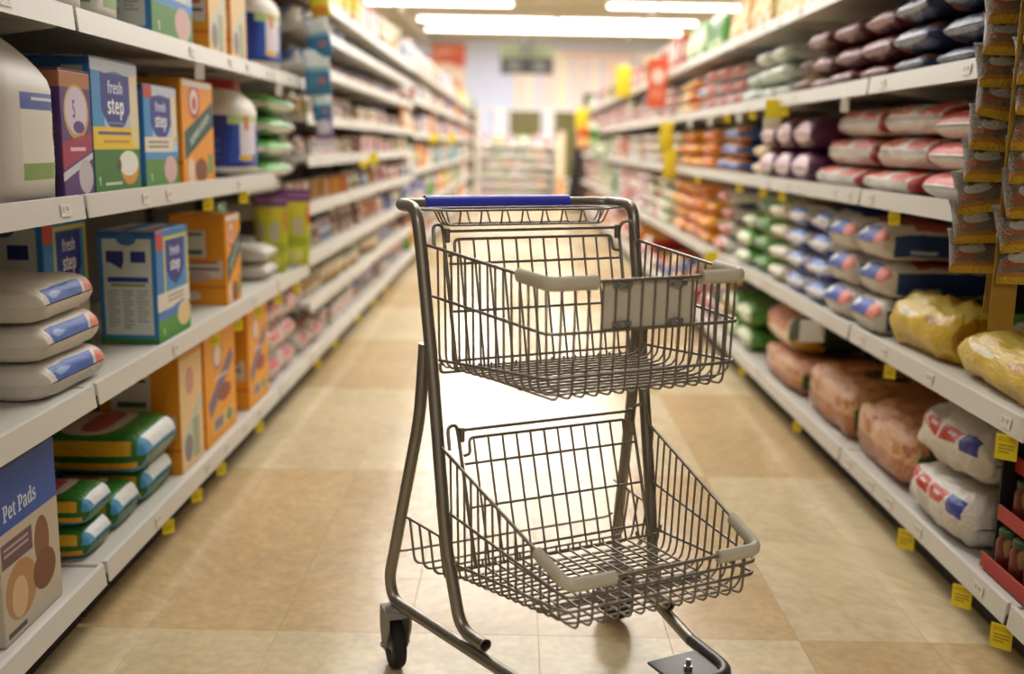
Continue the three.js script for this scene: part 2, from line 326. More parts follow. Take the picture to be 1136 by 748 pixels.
  mesh('tray_rail', wireRod([[-0.28, 0.262, -0.022], [-0.26, 0.256, -0.018], [0.26, 0.256, -0.018], [0.28, 0.262, -0.022]], 0.0032, 0.012, 6), wireMat, low);
  for (const [z, f] of [[0.035, 0.243], [0.078, 0.247], [0.122, 0.252], [0.166, 0.257]]) {
    const t = lerp(0.266, 0.247, z / 0.185);
    mesh('tray_wire', wireRod([[-t, 0.352, z], [-t + 0.012, f, z], [t - 0.012, f, z], [t, 0.352, z]], 0.0028, 0.02, 6), wireMat, low);
  }
  // name plate clipped to the front wires
  const plate = mesh('name_plate', rbox(0.19, 0.086, 0.004, 0.0019, 0.005, 0.862, 0.499), cream, cart);
  const clip = mergeGeometries([rbox(0.016, 0.013, 0.005, 0.002), rbox(0.012, 0.009, 0.003, 0.001, -0.013, 0, -0.0025), rbox(0.012, 0.009, 0.003, 0.001, 0.013, 0, -0.0025)]);
  const screw = new THREE.SphereGeometry(0.0035, 8, 5);
  for (const [x, y] of [[-0.055, 0.897], [0.06, 0.896], [-0.055, 0.83], [0.055, 0.829]]) { mesh('plate_clip', clip, zinc, plate, [x, y, 0.5085]); mesh('screw', screw, zinc, plate, [x, y, 0.511]); }
  // small wire tray under the handle
  const tray = part('handle_tray', cart);
  mesh('tray_rim', rod(fillet([[-0.2, 0.997, -0.012], [-0.2, 0.997, 0.068], [0.2, 0.997, 0.068], [0.2, 0.997, -0.012], [-0.2, 0.997, -0.0121]], 0.03, 4), 0.0026, 6), wireMat, tray);
  mesh('tray_rim', rod(fillet([[-0.18, 0.966, 0.003], [-0.18, 0.966, 0.053], [0.18, 0.966, 0.053], [0.18, 0.966, 0.003], [-0.18, 0.966, 0.0029]], 0.02, 4), 0.0022, 6), wireMat, tray);
  for (let i = 0; i < 8; i++) { const x = -0.165 + 0.33 * i / 7; mesh('tray_wire', wireRod([[x, 0.999, -0.012], [x + 0.003, 0.966, 0.002], [x + 0.003, 0.966, 0.054], [x, 0.999, 0.068]], 0.002, 0.01, 5), wireMat, tray); }
  for (const s of [-1, 1]) for (let i = 0; i < 3; i++) { const z = 0.008 + i * 0.018; mesh('tray_wire', wireRod([[s * 0.2, 0.998, z], [s * 0.184, 0.966, z], [s * 0.165, 0.966, z]], 0.002, 0.01, 5), wireMat, tray); }
  for (const s of [-1, 1]) for (const z of [0.0, 0.05]) mesh('tray_arm', wireRod([[s * 0.2, 0.997, z], [s * 0.252, 0.998, z * 0.4]], 0.0026, 0.01, 6), wireMat, tray);
}
// ---------------------------------------------------------------- packaging: shapes
// every product is built facing +z, base on y = 0, centred in x and z
const bagCache = {};
function bagGeo(L, W, H, o = {}) {      // a filled bag lying down, its length along z; a 0..0.5 runs over the top from -x to +x
  const key = [L, W, H, o.sq || 0, o.wr || 0, o.v || 0, o.end || 0, o.n || 0].join();
  if (bagCache[key]) return bagCache[key];
  const p = o.sq || 2.4, wr = o.wr ?? 0.05, s = (o.v || 0) * 9.7 + 1.3, nL = o.n || 26, nA = o.a || 34, q = o.end || 5;
  const g = loft(nL, nA, (t, a) => {
    const r = Math.abs(2 * t - 1), k = 1 - Math.pow(1 - r, 1.7), u = Math.sign(2 * t - 1) * k, th = a * Math.PI * 2;
    const body = r > 1 - 1e-6 ? 0.03 : Math.max(0.05, Math.pow(1 - Math.pow(k, q), 0.55));
    const w = W / 2 * (1 - 0.1 * Math.pow(k, 4) - 0.03 * k), c = -sgnpow(Math.cos(th), 2 / p), sn = sgnpow(Math.sin(th), 2 / p);
    const nz = noise.noise(c * 1.7 + s, sn * 1.7 + s * 0.7, u * 2.6 + s), n2 = noise.noise(c * 4.5 + s, sn * 4, u * 6 + s), n3 = 1 - 2 * Math.abs(noise.noise(c * 3 + s * 2, sn * 3, u * 5 + s));
    const gather = 0.05 * Math.pow(k, 5) * Math.cos(th * 11 + s + 3 * nz);
    const dent = 1 + wr * (1.5 * nz + (0.5 + 0.9 * k) * n2 + 0.5 * n3) + gather;
    let y = H * 0.5 + sn * H / 2 * body * dent;
    if (sn < 0) y = Math.max(y, H * 0.02 + H * 0.04 * (1 + nz));
    return [c * w * (0.9 + 0.1 * body) * (1 + wr * 0.5 * (nz + 0.5 * n2)), y, u * L / 2 * (1 + 0.025 * n2 * (1 - Math.abs(c)))];
  });
  g.computeBoundingBox();                // exact outer size, resting on y = 0
  const { min: m, max: M2 } = g.boundingBox, P3 = g.attributes.position;
  for (let i = 0; i < P3.count; i++) P3.setXYZ(i, ((P3.getX(i) - m.x) / (M2.x - m.x) - 0.5) * W, (P3.getY(i) - m.y) / (M2.y - m.y) * H, ((P3.getZ(i) - m.z) / (M2.z - m.z) - 0.5) * L);
  return (bagCache[key] = g);
}
const pouchCache = {};
function pouchGeo(W, H, D, o = {}) {    // a bag standing on its base with a flat seal on top; a 0..0.5 is the front from -x to +x
  const key = [W, H, D, o.v || 0, o.hang ? 1 : 0, o.n || 0].join();
  if (pouchCache[key]) return pouchCache[key];
  const s = (o.v || 0) * 5.3 + 2.1, nL = o.n || 12, nA = o.a || 16;
  return (pouchCache[key] = loft(nL, nA, (t, a) => {
    const th = a * Math.PI * 2, p = 2.6, c = -sgnpow(Math.cos(th), 2 / p), sn = sgnpow(Math.sin(th), 2 / p);
    let d = o.hang ? Math.pow(Math.max(0, 1 - Math.pow(Math.abs(2 * t - 1), 3)), 0.6) : Math.pow(Math.max(0, 1 - Math.pow(t, 2.6)), 0.7);
    d = Math.max(d, 0.03); let w = 1 - 0.05 * d + (t > 0.9 ? 0.02 : 0), y = t * H;
    if (t === 0 && !o.hang) { d = 0.02; w = 0.02; y = 0.002; } else if (!o.hang && t < 1.5 / nL) { w *= 0.93; d *= 0.93; y = 0.001; }
    const nz = noise.noise(c * 1.6 + s, y / H * 3.2 + s, sn + s), n2 = noise.noise(c * 4 + s, y / H * 8, sn * 2 + s);
    return [c * W / 2 * w * (1 + 0.02 * nz), y, sn * D / 2 * d * (1 + 0.16 * nz + 0.1 * n2) + 0.05 * D * nz * t];
  }));
}
const lathe = (pts, n = 16) => new THREE.LatheGeometry(pts.map((p) => new THREE.Vector2(...p)), n);
const M = {
  white: std(0xe8e4da, 0.45), offwhite: std(0xcfc9bd, 0.5), tin: std(0xb9bbbd, 0.3, 0.9), redlid: std(0xa3231f, 0.45), card: std(0xbfa57e, 0.8), black: std(0x17181a, 0.6),
  navy: std(0x23356f, 0.5), yellow: std(0xf2dc1e, 0.55), gold: std(0x9b7414, 0.45, 0.2), green: std(0x4b8b35, 0.5), darkGreen: std(0x3a5230, 0.5), red: std(0xb5342b, 0.5), clear: std(0xdfe3e6, 0.2), blue: std(0x2d62b8, 0.45),
};
function carton(name, label, w, h, d, mats, group) {     // mats: [front, side, top]
  const t = thing(name, label, 'box', [0, 0, 0], 0, group), [f, s, tp] = mats;
  mesh('body', rbox(w, h, d, Math.min(0.004, w * 0.05), 0, h / 2, 0), [s, s, tp, tp, f, f], t);
  mesh('top_flap', rbox(w * 0.985, 0.003, d * 0.49, 0.001, 0, h + 0.0015, d * 0.24), tp, t);
  mesh('top_flap', rbox(w * 0.985, 0.003, d * 0.49, 0.001, 0, h + 0.0015, -d * 0.25), tp, t);
  return t;
}
// ---------------------------------------------------------------- prints on the nearest packs
const crinkle = dataTex(256, (x, y) => { const r1 = pnoise(x, y, 16, 70), r2 = 1 - Math.abs(pnoise(x, y, 40, 75)) * 2; const v = 120 + 110 * r1 + 60 * r2; const q = Math.max(0, Math.min(255, v)); return [q, q, q]; });
crinkle.repeat.set(3, 1.5);
const film = (m, k = 0.004, rough) => { m.bumpMap = crinkle; m.bumpScale = k; if (rough) m.roughness = rough; return m; };
const P = {};
{
  const shield = (x, y, w, h) => ['p', '#27348f', x, y, x + w, y, x + w, y + h * 0.62, x + w * 0.8, y + h * 0.86, x + w * 0.5, y + h, x + w * 0.2, y + h * 0.86, x, y + h * 0.62];
  const fsTop = [['r', '#c9d3e4', 0, 0, 1, 0.09], ['r', '#3f93d2', 0, 0.09, 0.24, 0.42], ['r', '#d9b96f', 0.8, 0.09, 0.2, 0.45], ['p', '#e8d9c0', 0.74, 0.09, 0.96, 0.09, 0.99, 0.5, 0.82, 0.52], ['e', '#5d6fc0', 0.49, 0.18, 0.3, 0.1], shield(0.18, 0.1, 0.62, 0.44), ['t', '#e4e8f6', 'fresh', 0.49, 0.2, 0.13], ['t', '#ffffff', 'step', 0.49, 0.34, 0.17]];
  P.fsBig = facePrint('#bccbe4', [...fsTop, ['r', '#f0cf24', 0, 0.5, 1, 0.17], ['l', '#5a4a8e', 0.1, 0.535, 0.7, 0.05, 1], ['l', '#c9952c', 0.2, 0.6, 0.55, 0.045, 1], ['e', '#e9d9a0', 0.9, 0.56, 0.08, 0.1], ['l', '#8f9ecb', 0.3, 0.465, 0.35, 0.02, 1], ['r', '#3d7d33', 0, 0.67, 1, 0.33], ['e', '#e4983a', 0.74, 0.82, 0.2, 0.13], ['e', '#eef0e6', 0.72, 0.78, 0.22, 0.1], ['e', '#4f4438', 0.5, 0.79, 0.05, 0.05], ['t', '#e4efd8', '1', 0.09, 0.91, 0.09], ['l', '#cfe0c0', 0.2, 0.92, 0.35, 0.05, 1]]);
  P.fsSmall = facePrint('#b9d3ec', [...fsTop, ['r', '#e9e0cf', 0, 0.5, 0.85, 0.15], ['l', '#857a6c', 0.1, 0.54, 0.6, 0.09, 2], ['r', '#4a95d8', 0, 0.65, 1, 0.07], ['r', '#57923d', 0, 0.72, 1, 0.28], ['e', '#dcb7b4', 0.74, 0.83, 0.2, 0.14], ['t', '#eef4e2', '1', 0.16, 0.9, 0.1], ['r', '#c63c36', 0, 0.0, 0.24, 0.12]]);
  P.fsSide = facePrint('#2f7dbf', [['r', '#245f9d', 0, 0, 1, 0.05], ['r', '#cdd2cc', 0.08, 0.06, 0.84, 0.86], ['e', '#3f6fa6', 0.5, 0.06, 0.17, 0.06], ['r', '#28337f', 0.14, 0.17, 0.3, 0.1], ['r', '#28337f', 0.56, 0.17, 0.26, 0.1], ['p', '#28337f', 0.2, 0.27, 0.44, 0.25, 0.4, 0.33], ['r', '#27379a', 0.15, 0.4, 0.7, 0.045], ['l', '#7d8b4c', 0.2, 0.46, 0.6, 0.05, 1], ['l', '#9b9d98', 0.14, 0.52, 0.2, 0.34, 12], ['l', '#8f918d', 0.4, 0.52, 0.18, 0.36, 12], ['l', '#9b9d98', 0.64, 0.52, 0.2, 0.3, 10], ['r', '#3f7d33', 0, 0.95, 1, 0.05]]);
  P.fsBlue = facePrint('#3484c8', [['p', '#d9c84a', 0.22, 0.06, 0.98, 0.06, 1, 0.6, 0.2, 0.62], ['r', '#3f93d2', 0.26, 0.09, 0.66, 0.5], shield(0.28, 0.1, 0.56, 0.42), ['t', '#e4e8f6', 'fresh', 0.56, 0.2, 0.12], ['t', '#ffffff', 'step', 0.56, 0.33, 0.15], ['r', '#c94a3d', 0, 0.02, 0.2, 0.15], ['r', '#e7e1d2', 0, 0.56, 1, 0.16], ['l', '#a29a8a', 0.3, 0.6, 0.5, 0.08, 2], ['p', '#4f7fd0', 0, 0.76, 0.8, 0.68, 0.8, 0.73, 0, 0.82], ['r', '#4c9a34', 0, 0.8, 1, 0.2], ['e', '#e9cf9c', 0.8, 0.82, 0.22, 0.12], ['t', '#eaf4de', '1', 0.16, 0.92, 0.1]]);
  P.fsTop = facePrint('#3484c8', [['r', '#cdd8e4', 0.1, 0.1, 0.8, 0.5], ['r', '#c94a3d', 0.0, 0.7, 0.3, 0.3]]);
  P.purple = facePrint('#5a2f78', [['r', '#b4713f', 0, 0, 1, 0.13], ['e', '#c9a13a', 0.5, 0.32, 0.4, 0.22], ['e', '#d9cde0', 0.5, 0.31, 0.35, 0.19], ['e', '#5a3a86', 0.56, 0.44, 0.18, 0.05], ['t', '#6b4a94', 'S', 0.42, 0.3, 0.2], ['p', '#a62b4e', 0, 0.56, 1, 0.48, 1, 0.62, 0, 0.78], ['l', '#e7c9d2', 0.25, 0.6, 0.5, 0.07, 1], ['p', '#d6d3de', 0, 0.8, 1, 0.64, 1, 0.69, 0, 0.87], ['e', '#c8bfc4', 0.72, 0.84, 0.24, 0.14]]);
  P.purpleSide = facePrint('#4a2a66', [['r', '#a0643a', 0, 0, 1, 0.13], ['l', '#8f7aa0', 0.15, 0.3, 0.7, 0.5, 12]]);
  P.ahFront = facePrint('#ef9a1e', [['e', '#b8383c', 0.38, 0.2, 0.17, 0.17], ['e', '#e9ddd2', 0.38, 0.2, 0.125, 0.125], ['e', '#b8383c', 0.38, 0.22, 0.06, 0.07], ['r', '#e9e3da', 0.05, 0, 0.9, 0.06], ['p', '#1f4f49', 0.06, 0.5, 1, 0.18, 1, 0.43, 0.06, 0.77], ['t', '#dfe8df', 'SUPER SCOOP', 0.54, 0.47, 0.1, -0.42], ['e', '#7d4a26', 0.55, 0.88, 0.2, 0.12], ['e', '#e8d6bb', 0.24, 0.88, 0.1, 0.13], ['r', '#6f9c4a', 0.78, 0.72, 0.16, 0.2]]);
  P.ahSide = facePrint('#f09c18', [['r', '#e2ddd3', 0.14, 0.16, 0.5, 0.3], ['l', '#3f3a36', 0.2, 0.19, 0.38, 0.06, 1], ['r', '#4a6b58', 0.22, 0.38, 0.36, 0.05], ['r', '#dccfbc', 0.04, 0.5, 0.9, 0.2], ['l', '#b5423a', 0.34, 0.505, 0.5, 0.06, 1], ['l', '#4a4a63', 0.08, 0.58, 0.8, 0.06, 1], ['e', '#c9a9a0', 0.5, 0.68, 0.2, 0.06], ['e', '#e7d9c3', 0.38, 0.9, 0.15, 0.05], ['r', '#d9780f', 0, 0.78, 1, 0.03]]);
  P.ahTop = facePrint('#e0901c', [['r', '#f0c45c', 0.1, 0.2, 0.8, 0.5]]);
  P.ahBig = facePrint('#f4a626', [['e', '#c2857a', 0.4, 0.22, 0.16, 0.14], ['e', '#efe0cd', 0.4, 0.22, 0.11, 0.1], ['p', '#7f6a8e', 0.08, 0.62, 0.85, 0.22, 0.92, 0.34, 0.14, 0.76], ['l', '#d9cddf', 0.3, 0.42, 0.4, 0.06, 1], ['e', '#9a4a36', 0.6, 0.6, 0.22, 0.08], ['r', '#e8c27a', 0.2, 0.78, 0.7, 0.14], ['r', '#8a7c86', 0.24, 0.8, 0.3, 0.1], ['e', '#6a8a4c', 0.74, 0.85, 0.1, 0.06]]);
  P.ahPale = facePrint('#f1cf97', [['e', '#d79a8c', 0.42, 0.25, 0.18, 0.12], ['p', '#cfd2c4', 0.05, 0.72, 0.9, 0.4, 0.95, 0.5, 0.1, 0.9], ['r', '#a8b39a', 0.5, 0.6, 0.3, 0.35], ['e', '#8f8a86', 0.3, 0.82, 0.18, 0.12], ['r', '#e9a52e', 0, 0, 1, 0.04]]);
  P.petPads = facePrint('#c9bda9', [['r', '#2f58b4', 0, 0, 1, 0.36], ['t', '#dfe6f2', 'Pet Pads', 0.36, 0.25, 0.13, -0.03, 'serif'], ['r', '#6b4f57', 0.02, 0.42, 0.5, 0.14], ['l', '#b9a7a4', 0.06, 0.45, 0.4, 0.07, 2], ['e', '#8a5a3a', 0.68, 0.56, 0.13, 0.15], ['e', '#b98a5e', 0.3, 0.74, 0.26, 0.17], ['e', '#7b4d33', 0.7, 0.74, 0.2, 0.12], ['e', '#d8b98e', 0.27, 0.78, 0.13, 0.12], ['r', '#55504f', 0.05, 0.94, 0.3, 0.03]]);
  P.petSide = facePrint('#c3b7a5', [['r', '#2a4fa3', 0, 0, 1, 0.36], ['r', '#e5e2da', 0.55, 0.06, 0.3, 0.15], ['l', '#8f8579', 0.15, 0.5, 0.7, 0.35, 8]]);
  P.petTop = facePrint('#8f8577', [['r', '#20304f', 0.3, 0.2, 0.6, 0.6]]);
  P.padPack = wrapPrint('#2f7a26', [['r', '#3f8fc8', 0, 0, 1, 0.06], ['e', '#d7c3b6', 0.5, 0.5, 0.24, 0.16], ['e', '#b0505a', 0.5, 0.48, 0.16, 0.07], ['r', '#46a0d4', 0, 0.02, 1, 0.13], ['p', '#e9eef0', 0.4, 0.02, 0.95, 0.02, 0.8, 0.16, 0.3, 0.14], ['r', '#e7b21e', 0.0, 0.2, 0.14, 0.6], ['l', '#cfe3c2', 0.3, 0.72, 0.4, 0.05, 1]], [['r', '#2a6a22', 0, 0, 1, 1], ['r', '#3f8fc8', 0.78, 0, 0.09, 1], ['r', '#e7a51e', 0.88, 0.15, 0.08, 0.7], ['r', '#c9a08e', 0.58, 0.25, 0.1, 0.4]]);
  P.canister = wrapPrint('#e6e2d8', [['r', '#1d2f86', 0, 0.3, 1, 0.58], ['r', '#2f57b8', 0.45, 0.4, 0.55, 0.44], ['e', '#8a6a52', 0.2, 0.42, 0.06, 0.08], ['p', '#24419a', 0.46, 0.3, 0.5, 0.3, 0.44, 0.88, 0.38, 0.88], ['l', '#5a66a8', 0.04, 0.56, 0.34, 0.24, 7], ['r', '#b7cf8a', 0.44, 0.3, 0.56, 0.1], ['p', '#e2dbe6', 0.56, 0.38, 0.78, 0.36, 0.78, 0.74, 0.56, 0.76], ['r', '#d9762e', 0.62, 0.3, 0.06, 0.16], ['e', '#e6b93a', 0.64, 0.78, 0.1, 0.035], ['r', '#5b58b8', 0.82, 0.42, 0.08, 0.34]], [['r', '#1d2f86', 0, 0.3, 1, 0.58], ['l', '#5a66a8', 0.2, 0.4, 0.6, 0.4, 9]]);
  P.jug = wrapPrint('#cdc8bf', [['r', '#2a58ac', 0.02, 0.34, 0.25, 0.09], ['r', '#a3403a', 0.02, 0.43, 0.25, 0.05], ['r', '#2f7db8', 0.02, 0.48, 0.25, 0.08], ['r', '#6b4c3c', 0.02, 0.57, 0.25, 0.07], ['r', '#d6d3c4', 0.02, 0.64, 0.25, 0.13], ['r', '#6f9040', 0.02, 0.8, 0.25, 0.05], ['r', '#2d4f9c', 0.45, 0.34, 0.5, 0.1], ['l', '#d6dbe8', 0.5, 0.365, 0.35, 0.045, 1], ['r', '#dcd6ca', 0.45, 0.44, 0.5, 0.36], ['e', '#8a4a26', 0.72, 0.58, 0.07, 0.11], ['e', '#8a4a26', 0.75, 0.49, 0.03, 0.05], ['r', '#7f9f55', 0.45, 0.76, 0.5, 0.1]], [['r', '#d6d2c8', 0.1, 0.4, 0.8, 0.4]]);
  P.sackBlue = wrapPrint('#d8d1c5', [['r', '#3158ae', 0.3, 0.0, 0.28, 0.11], ['e', '#8aa6d8', 0.42, 0.05, 0.06, 0.025], ['r', '#dc7a5e', 0.62, 0.0, 0.3, 0.09], ['r', '#d9c4b8', 0.58, 0.09, 0.4, 0.3], ['r', '#d0c9bd', 0.1, 0.4, 0.8, 0.5]], [['r', '#cdc6ba', 0, 0, 1, 1], ['r', '#c9633a', 0.86, 0.42, 0.14, 0.12]]);
  P.limeBag = wrapPrint('#c9d02e', [['r', '#7a3a7c', 0, 0, 1, 0.16], ['l', '#b58ab4', 0.15, 0.05, 0.7, 0.07, 2], ['r', '#e1d43a', 0.1, 0.17, 0.7, 0.16], ['e', '#e0943a', 0.88, 0.34, 0.13, 0.16], ['e', '#b7a88c', 0.32, 0.48, 0.1, 0.13], ['e', '#c9bda2', 0.58, 0.48, 0.1, 0.13], ['r', '#a9b82a', 0, 0.62, 1, 0.12], ['e', '#eae48a', 0.5, 0.84, 0.18, 0.06], ['r', '#6f2f70', 0, 0.94, 1, 0.06]]);
  P.greenSack = wrapPrint('#ded8c6', [['r', '#4cae3c', 0.06, 0.0, 0.6, 0.85], ['e', '#86cf6c', 0.36, 0.3, 0.2, 0.22], ['r', '#f2f0ea', 0.66, 0, 0.34, 0.7], ['r', '#5668c0', 0.72, 0.02, 0.2, 0.1]], [['r', '#2f6b2a', 0.1, 0.1, 0.8, 0.7], ['r', '#c9c2ae', 0, 0.85, 1, 0.15]]);
  P.redWhite = wrapPrint('#eae4dc', [['p', '#cf4a44', 0.1, 0.04, 0.7, 0.02, 0.6, 0.12, 0.15, 0.16], ['r', '#d8736a', 0.2, 0.3, 0.5, 0.08], ['e', '#9a3a36', 0.5, 0.16, 0.2, 0.05], ['r', '#e7a29a', 0.1, 0.55, 0.8, 0.06], ['s', '#d98a50', 0.1, 0.6, 0.8, 0.3, 14, 0.05]]);
  P.brownBag = wrapPrint('#b9744a', [['r', '#d9a578', 0.0, 0.06, 0.2, 0.88], ['r', '#cf8f60', 0.2, 0.06, 0.25, 0.88], ['r', '#2f4a22', 0, 0, 1, 0.09], ['r', '#2f4a22', 0, 0.91, 1, 0.09], ['e', '#4a3a1c', 0.5, 0.42, 0.05, 0.12], ['r', '#c9b23a', 0, 0.09, 1, 0.015], ['s', '#b26c42', 0.02, 0.08, 0.9, 0.84, 40, 0.03], ['s', '#c58455', 0.02, 0.08, 0.9, 0.84, 34, 0.03], ['r', '#c9b23a', 0.5, 0.93, 0.5, 0.03]], [['s', '#b06f45', 0, 0.1, 1, 0.8, 60, 0.03], ['r', '#2f4a22', 0, 0, 1, 0.09], ['r', '#2f4a22', 0, 0.91, 1, 0.09]], 0.28);
  P.orangeBag = wrapPrint('#d07a4e', [['p', '#e8c9a4', 0, 0.3, 0.4, 0.28, 0.4, 0.7, 0, 0.72], ['r', '#2f4020', 0, 0.72, 1, 0.28], ['e', '#c99a2a', 0.25, 0.86, 0.2, 0.1], ['s', '#b85a36', 0, 0, 1, 0.3, 30, 0.05], ['r', '#e7d8b4', 0, 0.68, 1, 0.04]], null, 0.28);
  P.whiteBag = wrapPrint('#d9d3c8', [['p', '#c2362c', 0.03, 0.72, 0.16, 0.7, 0.2, 0.82, 0.06, 0.84], ['p', '#c2362c', 0.02, 0.56, 0.16, 0.54, 0.17, 0.67, 0.05, 0.69], ['p', '#c2362c', 0.04, 0.4, 0.17, 0.38, 0.16, 0.52, 0.02, 0.53], ['p', '#d9d3c8', 0.08, 0.6, 0.12, 0.59, 0.12, 0.64, 0.09, 0.65], ['p', '#d9d3c8', 0.08, 0.44, 0.12, 0.43, 0.12, 0.48, 0.08, 0.49], ['r', '#2c3f9a', 0.02, 0.2, 0.16, 0.15]], [['r', '#cfc9bd', 0, 0, 1, 1]], 0.35);
  P.yellowBag = wrapPrint('#e0bd34', [['r', '#e6cf66', 0.3, 0.1, 0.25, 0.8], ['e', '#e4dcb4', 0.14, 0.62, 0.05, 0.1], ['e', '#c08a3a', 0.14, 0.36, 0.05, 0.08], ['e', '#cfa628', 0.7, 0.5, 0.2, 0.3], ['r', '#b98d12', 0, 0, 1, 0.1], ['r', '#b98d12', 0, 0.92, 1, 0.08]], null, 0.28);
  P.blueSack = wrapPrint('#d8d2c8', [['r', '#2a4fb0', 0.0, 0.0, 0.55, 0.17], ['e', '#dfe6f6', 0.3, 0.1, 0.16, 0.05], ['r', '#dc7a68', 0.55, 0.0, 0.4, 0.15], ['r', '#c9635a', 0.2, 0.35, 0.6, 0.5], ['r', '#1f3a78', 0.9, 0.2, 0.1, 0.66]], [['r', '#1f3a78', 0.0, 0.2, 0.14, 0.66], ['l', '#bcc8e6', 0.04, 0.32, 0.04, 0.34, 1], ['r', '#c9c2b6', 0.2, 0, 0.8, 1]]);
  P.blueDog = wrapPrint('#e9e6e4', [['r', '#2f4fb6', 0, 0.04, 0.45, 0.16], ['e', '#6f92d8', 0.6, 0.12, 0.2, 0.07], ['e', '#8a7a8e', 0.3, 0.28, 0.2, 0.08], ['r', '#2340a0', 0.1, 0.4, 0.8, 0.4]], [['r', '#22409c', 0.05, 0.05, 0.9, 0.9]]);
  P.purpleRoll = wrapPrint('#5a1f4a', [['r', '#e7cfd8', 0, 0, 1, 0.07], ['e', '#e2b9c6', 0.5, 0.07, 0.3, 0.05], ['l', '#94607f', 0.5, 0.3, 0.1, 0.5, 3]], [['r', '#541c45', 0, 0.07, 1, 0.93], ['r', '#e7cfd8', 0, 0, 1, 0.07], ['l', '#8a587a', 0.1, 0.3, 0.12, 0.5, 4]]);
  P.redRoll = wrapPrint('#d8d0c6', [['r', '#b3241f', 0, 0.85, 1, 0.15], ['r', '#b3241f', 0, 0, 1, 0.16], ['p', '#cf4a3c', 0.05, 0.2, 0.45, 0.2, 0.4, 0.4, 0.05, 0.42], ['r', '#d9775e', 0.1, 0.5, 0.3, 0.3], ['e', '#8fa0c0', 0.5, 0.62, 0.16, 0.1], ['r', '#a39a8e', 0.0, 0.14, 0.06, 0.7]], null, 0.35);
  P.whiteRed = wrapPrint('#dad4cb', [['p', '#cf4234', 0.0, 0.02, 0.75, 0.02, 0.6, 0.16, 0.1, 0.2], ['l', '#d98072', 0.3, 0.3, 0.5, 0.08, 2]], [['r', '#cfc9c0', 0, 0, 1, 1], ['l', '#d98a7c', 0.7, 0.1, 0.12, 0.4, 3]], 0.35);
  P.maroon = wrapPrint('#5a1f24', [['r', '#b79aa0', 0, 0.0, 1, 0.09], ['e', '#9c6a72', 0.5, 0.05, 0.3, 0.04], ['r', '#6f2b31', 0.2, 0.3, 0.6, 0.4], ['l', '#a87c80', 0.3, 0.42, 0.4, 0.12, 2]], null, 0.32);
  P.navyBag = wrapPrint('#1f2c4e', [['r', '#8f95a6', 0, 0, 1, 0.07], ['e', '#a25a38', 0.7, 0.2, 0.12, 0.08], ['r', '#46578a', 0.1, 0.1, 0.3, 0.1], ['l', '#7f88a8', 0.2, 0.4, 0.5, 0.2, 3]], null, 0.32);
  P.chip = wrapPrint('#776c58', [['r', '#b5761e', 0, 0.8, 1, 0.2], ['r', '#cfa31e', 0, 0.88, 1, 0.12], ['e', '#9a5a34', 0.3, 0.66, 0.18, 0.1], ['e', '#3c4f8a', 0.6, 0.3, 0.22, 0.2], ['e', '#bdb6a8', 0.45, 0.5, 0.16, 0.12], ['s', '#6f5c3a', 0.1, 0.05, 0.8, 0.5, 20, 0.04]], null, 0.25);
  for (const n of ['greenSack', 'redWhite', 'brownBag', 'orangeBag', 'whiteBag', 'yellowBag', 'blueDog', 'purpleRoll', 'redRoll', 'maroon', 'navyBag', 'chip', 'limeBag']) film(P[n], n === 'chip' ? 0.006 : n === 'yellowBag' ? 0.003 : n === 'brownBag' || n === 'orangeBag' ? 0.008 : 0.004, n === 'brownBag' || n === 'orangeBag' ? 0.2 : 0.28);
  film(P.blueSack, 0.003); film(P.sackBlue, 0.0018); film(P.whiteRed, 0.003); film(P.padPack, 0.0025, 0.35);
  P.jarLabel = wrapPrint('#4a1d16', [['r', '#6f2c22', 0, 0.1, 1, 0.5], ['e', '#9a7c50', 0.3, 0.35, 0.12, 0.14], ['r', '#3f5a7a', 0, 0.66, 1, 0.1], ['e', '#b5563c', 0.75, 0.35, 0.12, 0.16]], null, 0.3);
}
